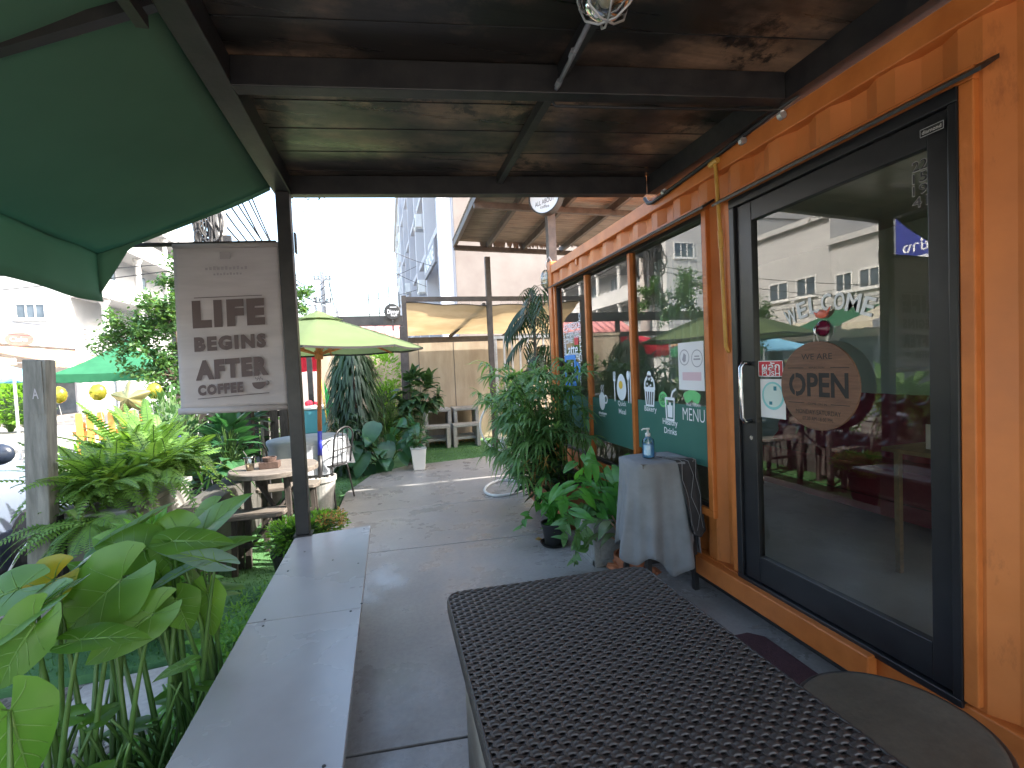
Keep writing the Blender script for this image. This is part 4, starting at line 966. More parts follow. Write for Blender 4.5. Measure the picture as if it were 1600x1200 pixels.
for px, py, ln in spec:
    p = on_y(px, py, random.uniform(3.05, 3.5)); b0 = Vector((random.uniform(1.46, 1.66), random.uniform(3.26, 3.46), h))
    st.tube(bez(b0, b0.lerp(p, .5)+Vector((0, 0, .14)), p, 6), .0035, 5)
    d = Vector((random.uniform(-.8, .5), random.uniform(-.7, .1), random.uniform(-.55, .6)))
    arrowleaf(lf, p, d, Vector((-.3, -.7, .7))+rdir()*.3, ln, ln*.62, .4, .12, 8, .42, .05, random.random()*6)
for i in range(46):
    p = Vector((random.gauss(1.52, .13), random.gauss(3.3, .13), random.uniform(.36, .66))); d = rdir(-.5, .8); d.y -= .5
    arrowleaf(lf, p, d, Vector((-.3, -.6, .8))+rdir()*.4, random.uniform(.09, .15), random.uniform(.05, .09), .4, .12, 6, .42)
lf.build('foliage', 'syng', ap, smooth=True); st.build('stem', 'stem', ap, smooth=True)
# black pot on a saucer with trailing vine
c = Vector((1.27, 3.72, 0))
t = thing('plant_pot', 'small black plastic pot standing on a saucer on the terrace', 'pot', c)
MB().lathe(c, [(.001, .012), (.075, .012), (.10, .17), (.108, .17), (.108, .185), (.095, .185), (.09, .165), (.001, .165)], 28).build('pot', 'black_plastic', t)
MB().lathe(c, [(.001, .0), (.10, .0), (.118, .022), (.112, .022), (.096, .006), (.001, .006)], 28).build('saucer', 'black_plastic', t)
vn = plant('trailing_vine', 'trailing vine hanging from the black pot down to the terrace floor', c+Vector((0, 0, .165)))
lf, st = MB(), MB()
def vine(lf, st, pts, n, ln, r_=.0035, k=.45):
    P = []
    for a, b, c_ in zip(pts[:-2:2], pts[1:-1:2], pts[2::2]): P += bez(a, b, c_, 10)
    st.tube(P, r_, 5)
    for i in range(n):
        p = P[int((i+.5)/n*(len(P)-1))]; d = rdir(-.9, .4)
        arrowleaf(lf, p, d, Vector((-.2, -.6, .6))+rdir()*.5, ln*random.uniform(.7, 1.2), ln*.55, .3, .12, 6, .25)
for k in range(9):
    a = random.uniform(0, 6.28); e = c+Vector((math.cos(a)*.16, math.sin(a)*.14, random.uniform(.3, .55)))
    vine(lf, st, [c+Vector((0, 0, .16)), c+Vector((0, 0, .34)), e], 7, .12)
q = [on_y(850, 740, 3.9), on_y(842, 775, 3.8), on_y(826, 800, 3.75)]; vine(lf, st, [q[0], q[1], q[2]], 3, .08)
q2 = on_y(812, 826, 3.72); vine(lf, st, [q[2], q[2].lerp(q2, .5), q2], 5, .09)
lf.build('foliage', 'syng', vn, smooth=True); st.build('stem', 'stem', vn, smooth=True)
ph_ = plant('hanging_vine', 'vine hanging over the front of the concrete planter box', (1.38, 3.2, .37)); lf, st = MB(), MB()
for (ax, ay), (bx_, by_), n in (((905, 775), (897, 885), 9), ((885, 790), (880, 850), 7), ((915, 790), (915, 860), 6)):
    a, b = on_y(ax, ay, 3.2), on_y(bx_, by_, 3.13); b.z = max(b.z, .03); vine(lf, st, [Vector((1.5, 3.3, .37)), a, a.lerp(b, .4), a.lerp(b, .75)+Vector((.01, 0, 0)), b], n*2, .105)
lf.build('foliage', 'palm', ph_, smooth=True); st.build('stem', 'stem', ph_, smooth=True)
# aglaonema with pinkish stalks in a terracotta pot
c = Vector((1.60, 3.03, 0))
t = thing('terracotta_pot', 'low terracotta pot between the concrete planter and the cloth covered stand', 'pot', c)
MB().lathe(c, [(.001, 0), (.085, 0), (.105, .10), (.115, .10), (.115, .13), (.10, .13), (.097, .11), (.001, .11)], 24).build('pot', 'terracotta', t)
ag = plant('pink_stemmed_plant', 'green leaved plant with pale pink stalks beside the concrete planter', c+Vector((0, 0, .11))); lf, st = MB(), MB()
for i in range(15):
    a = random.uniform(0, 6.28); e = c+Vector((math.cos(a)*random.uniform(.08, .2), math.sin(a)*.12-.03, random.uniform(.28, .62)))
    st.tube(bez(c+Vector((random.uniform(-.03, .03), 0, .1)), c.lerp(e, .5)+Vector((0, 0, .1)), e, 6), .0055, 6)
    blade(lf, e, Vector((math.cos(a), math.sin(a)-.3, .1)), random.uniform(.15, .22), random.uniform(.06, .085), 1.0, 6, fold=.18)
lf.build('foliage', 'aglao', ag, smooth=True); st.build('stem', 'stem_pink', ag, smooth=True)
mb = MB()
for i in range(16):
    p = Vector((random.uniform(1.46, 1.76), random.uniform(2.94, 3.12), .012+.02*(i % 3))); a, b = random.uniform(.02, .05), random.uniform(.015, .03)
    mb.box(p-Vector((a, b, .012)), p+Vector((a, b, .012)), Matrix.Rotation(random.uniform(0, 3), 3, (random.random(), random.random(), 1)))
tag(mb.build('terracotta_shards', 'terracotta', bevel=.003), 'heap of broken terracotta pieces beside the concrete planter', 'shards', kind='stuff')
tag(MB().prism([(p.x, p.y, .001) for p in (on_z(836, 843), on_z(841, 839.5), on_z(847, 842), on_z(842, 845))], (0, 0, .003)).build('fallen_leaf', 'dry'), 'single yellow fallen leaf on the terrace slab', 'leaf')
# white tubular stand
t = thing('tubular_stand', 'white tubular metal stand with a flat loop foot beside the palm', 'stand', (1.25, 5.55, 0))
loop = [(1.04, 5.42), (1.16, 5.28), (1.40, 5.34), (1.56, 5.56), (1.58, 5.85), (1.44, 6.05), (1.22, 5.98), (1.06, 5.70)]
P = []
for i in range(len(loop)):
    a, b, c_ = Vector(loop[i-1]), Vector(loop[i]), Vector(loop[(i+1) % len(loop)])
    P += [v.to_3d()+Vector((0, 0, .016)) for v in [((a+b)/2)*(1-q)**2+b*2*q*(1-q)+((b+c_)/2)*q*q for q in (0, .25, .5, .75)]]
MB().tube(P+P[:1], .016, 10, False).build('foot_loop', 'white_metal', t, smooth=True)
MB().tube(bez((1.50, 5.44, .016), (1.42, 5.45, .2), (1.26, 5.55, .62), 10), .017, 10).tube(bez((1.58, 5.80, .016), (1.5, 5.8, .2), (1.30, 5.6, .62), 10), .014, 8).build('leg', 'white_metal', t, smooth=True)
c = Vector((1.32, 5.52, .80)); MB().tube([c+Vector((.30*math.cos(a), .03*math.sin(a), .30*math.sin(a))) for a in [i*6.2832/40 for i in range(41)]], .012, 8, False).build('ring', 'white_metal', t, smooth=True)

# ================================================================== TARO BED (left foreground)
tar = []
def taro(px, py, y, tx, ty, ln, wd, mat='taro', nrm=(0, -.25, 1), base=None, droop=.35, lab=None, dz=0.):
    """leaf joined to its stalk at (px,py); the tip points towards (tx,ty)"""
    p = on_y(px, py, y); q = on_y(tx, ty, y+dz); tar.append((p, (q-p), ln*.98, wd*.84, mat, Vector(nrm), base, droop))
taro(190, 905, 1.95, 100, 985, .36, .34, nrm=(.25, -.75, .65), droop=.2)
taro(175, 845, 2.15, 225, 808, .28, .17, 'taro_blue', nrm=(-.35, .2, .95), droop=.2)
taro(160, 862, 2.12, 130, 878, .17, .16, 'taro_blue', nrm=(-.2, -.1, 1))
taro(287, 838, 2.15, 250, 850, .20, .28, nrm=(.1, -.9, .45), droop=.1)
taro(300, 845, 2.2, 362, 788, .30, .24, nrm=(-.3, -.55, .8), droop=.2)
taro(318, 868, 2.1, 366, 845, .22, .17, nrm=(.1, -.2, 1))
taro(290, 890, 2.0, 248, 910, .20, .15, 'taro_blue', nrm=(.2, -.1, 1))
taro(95, 928, 1.85, 42, 962, .24, .19, 'taro_blue', nrm=(.05, .1, 1), droop=.15)
taro(85, 905, 2.0, 38, 940, .24, .22, 'taro_yellow', nrm=(.1, -.8, .5))
taro(240, 958, 1.9, 163, 1014, .28, .20, nrm=(.45, -.6, .6), droop=.15)
taro(30, 920, 1.9, -40, 945, .24, .22, nrm=(0, -.6, .8))
taro(60, 950, 1.8, -20, 1000, .30, .22, nrm=(.1, -.35, .9))
taro(55, 975, 1.75, 5, 1045, .26, .22, nrm=(.2, -.7, .6))
taro(125, 1000, 1.75, 160, 995, .20, .15, nrm=(0, -.3, 1))
taro(275, 935, 2.0, 285, 962, .15, .20, nrm=(0, -.85, .5))
taro(292, 1038, 1.9, 254, 1052, .13, .08, 'taro', nrm=(.1, -.3, 1))
taro(15, 1110, 1.45, 40, 1200, .22, .22, nrm=(.3, -.65, .65), droop=.35)
taro(225, 860, 2.1, 190, 850, .20, .24, nrm=(.1, -.75, .6))
taro(330, 800, 2.35, 300, 830, .20, .18, nrm=(.2, -.5, .8))
for k in range(16):
    px, py = random.uniform(150, 350), random.uniform(835, 930); a = random.uniform(-1, 1)
    taro(px, py, random.uniform(2.0, 2.35), px+a*55, py-random.uniform(-25, 45), random.uniform(.15, .23), random.uniform(.13, .19), random.choice(['taro', 'taro', 'taro_blue']), nrm=(random.uniform(-.4, .4), random.uniform(-.7, .1), .8), droop=.2)
groups = {}
spots = [(-.98, 1.95), (-1.02, 1.62), (-.80, 2.10), (-1.15, 1.80), (-.98, 1.32)]
labs = ['tall taro plant with broad bright leaves in the middle of the bed by the bench', 'taro plant with dark drooping leaves nearest the gravel in the left foreground', 'taro plant whose upright leaves reach the wooden benches beyond the bed', 'taro plant with waxy blue grey leaves at the left picture edge', 'nearest taro plant with a big leaf in the bottom left corner']
for L_ in tar:
    p = L_[0]; k = min(range(5), key=lambda i: (Vector(spots[i])-p.to_2d()).length); groups.setdefault(k, []).append(L_)
for k, ls in groups.items():
    bx_, by_ = spots[k]; t = plant('taro_plant', labs[k], (bx_, by_, -.10), 'taro plants in the bed beside the bench')
    for p, d, ln, wd, mat, nr, _, dr_ in ls:
        m, vm = MB(), MB(); arrowleaf(m, p, d, nr, ln, wd, dr_, .14, 14, .36, .05, random.random()*6, vm)
        lfo = m.build('leaf', mat, t, smooth=True); vm.build('vein', 'vein', lfo, smooth=True)
        b0 = Vector((bx_+random.uniform(-.10, .10), by_+random.uniform(-.12, .12), -.10)); m = MB()
        mid = b0.lerp(p, .55)+Vector((0, 0, .10))+Vector((b0.x-p.x, b0.y-p.y, 0))*.12
        m.tube(bez(b0, mid, p, 10), [.0125-.0008*i for i in range(11)], 7); m.build('stalk', 'stem', t, smooth=True)
    m = MB(); lm = MB()
    for i in range(26):
        a = random.uniform(0, 6.28); b0 = Vector((bx_+random.uniform(-.14, .14), by_+random.uniform(-.16, .16), -.10)); e = b0+Vector((math.cos(a)*.16, math.sin(a)*.16, random.uniform(.22, .5)))
        m.tube(bez(b0, b0.lerp(e, .5)+Vector((0, 0, .1)), e, 6), [.009-.0008*j for j in range(7)], 6)
        if i % 5 == 0: arrowleaf(lm, e, Vector((math.cos(a), math.sin(a), .1)), Vector((0, -.3, 1))+rdir()*.4, random.uniform(.09, .17), random.uniform(.06, .11), .3, .14, 7, .34)
    m.build('stalk', 'stem', t, smooth=True); lm.build('foliage', 'taro', t, smooth=True)
# low ground cover below the taro
mb = MB()
for i in range(700):
    x, y = random.uniform(-1.05, -.67), random.uniform(.9, 3.2); p = Vector((x+random.uniform(-.1, .1), y, random.uniform(-.08, .14)*max(.3, 1+(x+.67)*1.5)))
    if p.x > -.655: p.x = -.66
    d = rdir(-.3, .7); d.x -= .3; arrowleaf(mb, p, d, Vector((0, -.2, 1))+rdir()*.5, random.uniform(.05, .10), random.uniform(.035, .07), .3, .14, 5, .28)
tag(mb.build('ground_cover', 'pothos', smooth=True), 'low leafy ground cover under the taro along the bench', 'plants', kind='stuff')
mb = MB()
for i in range(1700):
    x, y = random.uniform(-1.0, -.66), random.uniform(2.5, 3.3); p = Vector((x, y, random.uniform(-.08, .22)*max(.25, 1-abs(x+.8)*2)))
    blade(mb, p, rdir(.1, 1.4), random.uniform(.03, .07), .010, .3, 2)
tag(mb.build('small_herb_patch', 'limeleaf'), 'patch of fine feathery herbs growing beside the bench', 'plants', kind='stuff')
# potted shrub behind the bench end
t = thing('shrub_pot', 'black square pot under the small shrub at the end of the bench', 'pot', (-.72, 3.72, -.05))
MB().lathe((-.74, 3.72, -.05), [(.001, 0), (.10, 0), (.14, .26), (.15, .26), (.15, .29), (.13, .29), (.13, .26), (.001, .26)], 20).build('pot', 'black_plastic', t)
bush('small_shrub', 'small bushy green shrub with yellowing tips around the black post foot', [((-.78, 3.70, .34), (.17, .15, .13)), ((-.52, 3.70, .41), (.18, .11, .09)), ((-.66, 3.62, .38), (.18, .10, .10))], 1300, (.025, .05), (.012, .022), 'limeleaf', kind='leaf', center=(-.74, 3.72, .21))
mb = MB()
for i in range(260): p = Vector((random.uniform(-.55, -.36), random.uniform(3.56, 3.75), random.uniform(.40, .50))); leaf4(mb, p, random.uniform(.02, .04), .012)
tag(mb.build('yellowing_sprig', 'dry'), 'yellow brown sprig of dying leaves right behind the bench end', 'plant')
# fern planter
t = thing('fern_planter', 'tall grey concrete planter box under the hanging ferns', 'planter', (-1.95, 3.7, -.1))
x0, x1, y0, y1 = -2.12, -1.66, 3.50, 4.5
MB().prism([(x0, y0, -.1), (x1, y0, -.1), (x1, y1, -.1), (x0, y1, -.1)], (0, 0, .76)).build('box', 'planter_concrete', t, bevel=.012)
MB().box((x0-.02, y0-.02, .661), (x1+.02, y1+.02, .70)).build('rim', 'planter_concrete', t, bevel=.008)
t = thing('garden_wall', 'low dark concrete garden wall behind the round wooden table', 'wall', (-1.6, 4.9, -.1))
MB().prism([(-1.64, 3.62, -.1), (-1.40, 3.62, -.1), (-1.40, 6.6, -.1), (-1.64, 6.6, -.1)], (0, 0, .62)).build('wall', pm('shade_dark_concrete', (.04, .038, .033), (.085, .08, .072), 2.5, .85, 0, .3), t, bevel=.01)  # concrete colour darkened to stand in for shade on the wall
def frond(mbl, mbs, p, d, ln, droop, wd=.055, n=22, tw=None):
    d, s, u = frame(d); P = []
    for i in range(n+1):
        q = i/n; P.append(Vector(p)+d*(ln*q*(1-.25*droop*q))+Vector((0, 0, -1))*(droop*ln*q*q*.85))
    mbs.tube(P[::3]+[P[-1]], [.0028]*(len(P[::3])+1), 4)
    sd = s if tw is None else (s*math.cos(tw)+u*math.sin(tw))
    for i in range(1, n):
        q = i/n; w_ = wd*(math.sin(math.pi*(.12+.86*q))**.7); tg = (P[i+1]-P[i-1]).normalized(); h = ln/n*.27
        for sg in (-1, 1):
            b = P[i]; e = b+sd*sg*w_+tg*w_*.22+Vector((0, 0, -.10*w_)); m_ = b.lerp(e, .45)
            mbl.add([b-tg*h*.7, m_-tg*h, e, m_+tg*h, b+tg*h*.7], [(0, 1, 2, 3, 4)])
def fern(label, c, n, ln, zr, bias=(0, 0), name='fern', dr=(.25, .8)):
    t = plant(name, label, c, 'ferns on the concrete planter'); lf, st = MB(), MB(); c = Vector(c)
    for i in range(n):
        a = random.uniform(0, 6.28); d = Vector((math.cos(a)+bias[0], math.sin(a)+bias[1], random.uniform(*zr)))
        frond(lf, st, c+Vector((random.uniform(-.10, .10), random.uniform(-.12, .12), 0)), d, ln*random.uniform(.7, 1.15), random.uniform(*dr), random.uniform(.042, .062), random.randint(19, 24), random.uniform(-.6, .6))
    lf.build('foliage', 'fern', t); st.build('stem', 'stem', t)
fern('leftmost fern with fronds arching over the wooden post', (-1.93, 3.8, .72), 120, .62, (.7, 2.6), (.12, -.15))
fern('middle fern on the planter with fronds hanging towards the viewer', (-1.84, 3.80, .74), 140, .70, (.5, 2.4), (.05, -.2))
fern('brightest fern spreading towards the round table and banner', (-1.66, 4.0, .80), 140, .66, (.4, 2.0), (.05, -.2))
fern('rear fern rising behind the others below the star balloon', (-1.90, 4.3, .80), 120, .84, (1.0, 3.4), (-.05, 0))
fern('young bright fern hanging over the front face of the planter', (-1.80, 3.46, .66), 45, .48, (-.1, .8), (.1, -.9))
bush('pothos_bush', 'bright green heart leaved pothos bush in front of the fern planter', [((-1.42, 3.25, .45), (.24, .16, .24)), ((-1.28, 3.2, .30), (.18, .16, .22)), ((-1.5, 3.3, .2), (.2, .14, .2))], 420, (.06, .10), (.05, .08), 'pothos', center=(-1.4, 3.3, -.1))
t = thing('wooden_post', 'weathered grey wooden post with a metal cap plate beside the car', 'post', (-2.12, 3.42, -.1))
a, b = on_y(62, 890, 3.42), on_y(61, 562, 3.42)
MB().beam((a.x, 3.42, -.1), (b.x, 3.42, b.z), .115, .09, (0, 1, 0)).build('post', 'post_wood', t, bevel=.006)
MB().beam((b.x-.002, 3.372, b.z-.32), (b.x, 3.372, b.z-.01), .075, .004, (0, 1, 0)).build('plate', 'post_wood', t)
MB().beam((a.x+.085, 3.46, -.1), (a.x+.08, 3.46, .72), .05, .05, (0, 1, 0)).build('brace_post', 'black_steel', t)
mb = MB(); write(mb, 'A', (b.x-.002, 3.3695, b.z-.2), (1, 0, 0), (0, 0, 1), .06, .03, .01); mb.build('mark', 'grey_ink', t)
bush('climbing_plant', 'dark big leaved climber on the garden wall under the banner', [((-1.47, 5.0, .86), (.13, .3, .34)), ((-1.5, 5.6, 1.0), (.13, .35, .35))], 170, (.12, .20), (.10, .15), 'bigleaf', center=(-1.5, 5.0, .6))

# ================================================================== GARDEN FURNITURE
t = thing('round_table', 'round weathered wooden table holding an iced coffee and a brick ashtray', 'table', (-.98, 4.40, -.05))
c = Vector((-.98, 4.40, 0))
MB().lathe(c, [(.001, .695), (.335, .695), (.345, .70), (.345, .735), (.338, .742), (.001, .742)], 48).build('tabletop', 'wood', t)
for a in range(4):
    th = R(35+90*a); MB().beam(c+Vector((.25*math.cos(th), .25*math.sin(th), -.05)), c+Vector((.22*math.cos(th), .22*math.sin(th), .694)), .045, .045).build('leg', 'wood_dark', t, bevel=.004)
MB().beam(c+Vector((-.18, -.14, .12)), c+Vector((.18, .14, .60)), .03, .02).beam(c+Vector((.18, -.14, .12)), c+Vector((-.18, .14, .60)), .03, .02).build('cross_brace', 'wood_dark', t)
def wood_bench(label, p, q, w_, z=.43):
    p, q = Vector((p[0], p[1], 0)), Vector((q[0], q[1], 0)); mid = (p+q)/2; d = (q-p).normalized(); s = Vector((-d.y, d.x, 0))
    t = thing('wooden_bench', label, 'bench', (mid.x, mid.y, -.05), 'wooden benches round the garden table')
    o = [p-s*w_*.36, p+d*.03-s*w_*.5, q-d*.05-s*w_*.5, q-s*w_*.30, q+s*w_*.34, q-d*.04+s*w_*.5, p+d*.05+s*w_*.5, p+s*w_*.36]
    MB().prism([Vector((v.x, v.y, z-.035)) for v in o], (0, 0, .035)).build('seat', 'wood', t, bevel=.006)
    for e, sg in ((p, 1), (q, -1)):
        for b in (-1, 1):
            f = e+d*sg*.07+s*b*w_*.32; MB().beam((f.x-d.x*sg*.02, f.y-d.y*sg*.02, -.05), (f.x, f.y, z-.036), .04, .035).build('leg', 'wood_dark', t)
    MB().beam((p.x+d.x*.07, p.y+d.y*.07, .16), (q.x-d.x*.07, q.y-d.y*.07, .16), .03, .03).build('stretcher', 'wood_dark', t)
wood_bench('nearest wooden bench in front of the round wooden table', on_z(356, 803, .43), on_z(448, 794, .43), .23)
wood_bench('wooden bench half behind the black post at the far side of the round table', on_z(402, 762, .43), on_z(500, 752, .43), .23)
a = on_z(318, 790, .43); wood_bench('wooden bench left of the round table partly hidden by leaves', (a.x-.25, a.y+.05), (a.x+.13, a.y+.25), .24)
c = on_z(391, 735, .742); c.z = .742
t = thing('iced_coffee', 'clear plastic cup of iced coffee with a straw on the round table', 'drink', c)
MB().lathe(c, [(.028, 0), (.041, .105), (.044, .105), (.044, .112), (.038, .116), (.001, .118)], 20).build('cup', 'clear', t, smooth=True)
MB().lathe(c, [(.001, .002), (.0265, .003), (.033, .055), (.001, .055)], 20).build('coffee', 'coffee', t, smooth=True)
MB().tube([c+Vector((.0, 0, .02)), c+Vector((-.02, 0, .12)), c+Vector((-.045, 0, .165))], .0035, 6).build('straw', 'black_plastic', t)
MB().lathe(c+Vector((0, 0, .104)), [(.0425, 0), (.046, .002), (.046, .010), (.040, .0125), (.001, .014)], 20).build('lid', 'lamp_glass', t, smooth=True)
c = on_z(422, 731, .742); c.z = .743
t = thing('brick_ashtray', 'dark ashtray bowl on two bricks on the round table', 'ashtray', c)
MB().box(c+Vector((-.075, -.05, 0)), c+Vector((.075, -.002, .055))).box(c+Vector((-.075, .002, 0)), c+Vector((.075, .05, .055))).build('brick', 'brick_dark', t, bevel=.004)
MB().lathe(c+Vector((0, 0, .0555)), [(.001, 0), (.05, 0), (.056, .035), (.046, .035), (.042, .012), (.001, .012)], 20).build('bowl', 'brick_dark', t)

# white-clothed table with two wrought iron chairs
c = Vector((-1.0, 6.25, 0))
t = thing('covered_table', 'round garden table hidden beneath a white cloth behind the black post', 'table', (c.x, c.y, -.05))
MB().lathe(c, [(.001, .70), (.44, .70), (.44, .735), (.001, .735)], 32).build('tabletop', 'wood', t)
MB().lathe(c, [(.22, -.05), (.22, -.02), (.035, .02), (.035, .68), (.15, .699)], 16).build('pedestal', 'black_steel', t)
t = thing('white_tablecloth', 'white tablecloth hanging in pleats over the round garden table', 'tablecloth', (c.x, c.y, .74))
def wc(u, v):
    th = 2*math.pi*u
    if v < .3: r_ = .455*v/.3; return c+Vector((r_*math.cos(th), r_*math.sin(th), .742))
    q = (v-.3)/.7; r_ = .46+.025*q+.035*q*math.sin(th*11)+.02*q*math.sin(th*5+1); return c+Vector((r_*math.cos(th), r_*math.sin(th), .742-.36*q-.03*q*math.sin(th*4)))
MB().grid(wc, 180, 16).build('cloth', 'white_cloth', t, smooth=True)
def iron_chair(label, p, az):
    p = Vector(p); rz = Matrix.Rotation(az, 3, 'Z'); T = lambda x, y, z: p + rz @ Vector((x, y, z))
    t = thing('metal_chair', label, 'chair', (p.x, p.y, -.05), 'black iron chairs at the white table')
    MB().add([T(.20*math.cos(a), .20*math.sin(a), z) for z in (.43, .45) for a in [i*6.2832/20 for i in range(20)]], [tuple(range(19, -1, -1)), tuple(range(20, 40))]+[(i, (i+1) % 20, 20+(i+1) % 20, 20+i) for i in range(20)]).build('seat', 'black_steel', t)
    for x in (-1, 1):
        for y in (-1, 1): MB().tube([T(x*.14, y*.14, .43), T(x*.19, y*.2, -.05)], .011, 6).build('leg', 'black_steel', t)
    MB().tube([T(-.17, -.17, .44), T(-.18, -.22, .75)]+[T(.18*math.cos(math.pi-i*math.pi/8), -.22-.02*math.sin(i*math.pi/8), .75+.13*math.sin(i*math.pi/8)) for i in range(1, 8)]+[T(.18, -.22, .75), T(.17, -.17, .44)], .011, 6).tube([T(-.175, -.20, .62), T(.175, -.20, .62)], .008, 6).build('back_frame', 'black_steel', t, smooth=True)
    mb = MB()
    for k in (-.09, 0, .09): mb.tube([T(k, -.18, .45), T(k, -.215, .86)], .006, 5)
    mb.build('spindle', 'black_steel', t)
iron_chair('black iron chair just right of the umbrella pole', (-.74, 6.0, 0), R(60)); iron_chair('black iron chair left of the white covered table', (-1.33, 5.62, 0), R(-25))

# market umbrella in a concrete-filled pot
c = Vector((-.84, 5.80, -.05)); top = on_y(497, 487, 5.8); rim = on_y(645, 543, 5.8).z
t = thing('market_umbrella', 'open lime green market umbrella standing in a grey concrete pot', 'umbrella', c)
ax_ = Vector((top.x, 5.8, 0)); nr = 8; rr = 1.16
def ub(u, v, r0, z0, r1, z1, dip):
    th = u*2*math.pi+math.pi/8*0; k = u*nr % 1; ch = math.cos(math.pi/nr)/math.cos((k-.5)*2*math.pi/nr)
    r_ = r0+(r1-r0)*v; z = z0+(z1-z0)*v + dip*math.sin(math.pi*v)*.25 - dip*(1-abs(2*k-1)**2)*v*.35
    return ax_+Vector((r_*ch*math.cos(th), r_*ch*math.sin(th), z))
zt = top.z-.05
MB().grid(lambda u, v: ub(u, v, .16, zt-.035, rr, rim, .05), 64, 12).build('canopy', 'umbrella', t, smooth=True)
MB().grid(lambda u, v: ub(u, v, .012, zt+.06, .27, zt-.045, -.012), 64, 5).build('vent_cap', 'umbrella', t, smooth=True)
MB().grid(lambda u, v: ub(u, 1, .2, zt-.1, rr, rim, .05)+Vector((0, 0, -.022*v)), 64, 1).build('edge_tape', 'black_plastic', t)
MB().lathe(ax_+Vector((0, 0, zt+.055)), [(.001, .07), (.018, .06), (.024, .03), (.014, .01), (.03, 0), (.001, -.01)][::-1], 14).build('finial', 'galv', t, smooth=True)
MB().tube([ax_+Vector((.012, 0, zt+.09)), ax_+Vector((.05, 0, zt+.13)), ax_+Vector((.12, 0, zt+.10))], .006, 5).tube([ax_+Vector((-.012, 0, zt+.09)), ax_+Vector((-.09, 0, zt+.08)), ax_+Vector((-.13, 0, zt+.02))], .006, 5).build('crown_hook', 'galv', t, smooth=True)
foot = Vector((c.x+.02, 5.8, .30)); P = lambda z: foot.lerp(ax_+Vector((0, 0, zt)), (z-.3)/(zt-.3))
MB().tube([P(.86), P(zt)], .024, 10).build('upper_pole', 'pole_orange', t, smooth=True)
MB().tube([P(.58), P(.86)], .0245, 10).build('pole_sleeve', 'blue_paint', t, smooth=True)
MB().tube([P(.2), P(.58)], .026, 10).build('lower_pole', 'black_steel', t, smooth=True)
hub = P(rim-.05)
MB().tube([hub+Vector((0, 0, -.05)), hub+Vector((0, 0, .05))], .045, 10).build('runner', 'pole_orange', t)
for k in range(nr):
    th = 2*math.pi*k/nr; tip = ax_+Vector((rr*.97*math.cos(th), rr*.97*math.sin(th), rim-.02)); root = P(zt-.10)
    MB().beam(root, tip, .016, .02).build('rib', 'pole_orange', t); MB().beam(hub, root.lerp(tip, .52)+Vector((0, 0, -.012)), .014, .018).build('strut', 'pole_orange', t)
pc = Vector((c.x+.02, 5.8, -.05))
MB().lathe(pc, [(.001, 0), (.135, 0), (.165, .34), (.178, .34), (.178, .39), (.155, .39), (.15, .36), (.001, .36)], 28).build('base_pot', 'concrete', t)
mb = MB()
for i in range(70):
    a = random.uniform(0, 6.28); r_ = random.uniform(0, .14); p = pc+Vector((r_*math.cos(a), r_*math.sin(a), .365)); mb.ball(p, random.uniform(.008, .02), 3, (1, 1, .6))
mb.build('pebble_fill', 'stone_white', t)

# dark slatted partition and foliage behind the tables
t = thing('wooden_partition', 'dark slatted wooden partition in the shade behind the garden tables', 'partition', (-1.9, 7.2, -.05))
mb = MB()
for k in range(11): mb.box((-2.75+.125*k, 7.2, -.05), (-2.65+.125*k, 7.22, 1.12))
mb.build('slats', 'wood_dark', t)
for x in (-2.75, -2.05, -1.42): MB().box((x-.04, 7.225, -.05), (x+.04, 7.30, 1.3)).build('post', 'wood_dark', t)
MB().box((-2.78, 7.222, .95), (-1.38, 7.224, 1.03)).build('rail', 'wood_dark', t)
t = thing('garden_post', 'thick dark timber post beside the round table below the banner', 'post', (-1.42, 5.6, -.05)); 
p = on_y(385, 690, 5.6); MB().beam((p.x, 5.6, -.05), (p.x+.02, 5.6, 1.55), .13, .12, (0, 1, 0)).build('post', 'wood_dark', t, bevel=.01)
MB().box((p.x+.155, 5.57, .55), (p.x+.18, 5.58, 1.05)).build('pipe', 'post_wood', t)
bush('croton_plant', 'light green broad leaved plant behind the white covered table', [((-1.75, 8.2, .75), (.3, .2, .45))], 90, (.2, .32), (.09, .14), 'limeleaf', kind='blade', center=(-1.75, 8.2, -.05), droop=.6)
bush('ornamental_shrub', 'dark green shrub in the shade left of the white covered table', [((-2.0, 6.4, .5), (.3, .4, .5)), ((-1.9, 7.0, .9), (.3, .3, .4))], 300, (.08, .15), (.05, .09), 'darkleaf', center=(-2.0, 6.5, -.05))
# broad-leaf plant in front, weeping dark tree, lime shrub, creeper post
c = Vector((-.12, 7.75, -.05)); t = plant('peace_lily', 'big dark broad leaved plant at the corner of the terrace', c); lf, st = MB(), MB()
for px, py, tx, ty, ln, wd in ((590, 660, 570, 690, .42, .24), (620, 665, 640, 640, .40, .18), (600, 650, 598, 622, .42, .18), (560, 690, 545, 708, .42, .22), (600, 690, 612, 710, .36, .22), (632, 690, 650, 700, .38, .18), (575, 705, 560, 725, .40, .20), (605, 715, 596, 745, .38, .22), (550, 670, 532, 678, .38, .15), (640, 668, 655, 660, .36, .16), (580, 725, 572, 745, .34, .18), (627, 705, 640, 715, .3, .15)):
    p = on_y(px, py, 7.55+random.uniform(-.12, .12)); q = on_y(tx, ty, 7.35); b0 = c+Vector((random.uniform(-.08, .08), random.uniform(-.1, .1), 0))
    st.tube(bez(b0, b0.lerp(p, .5)+Vector((0, 0, .2)), p, 6), .009, 5); d = (q-p); d.z = max(d.z, -.12); d.y -= .12
    blade(lf, p, d, ln, wd*1.25, .9, 7, fold=.12, up=(0, -.6, .8), prof=lambda q: math.sin(math.pi*min(1, .10+.9*q))**.75)
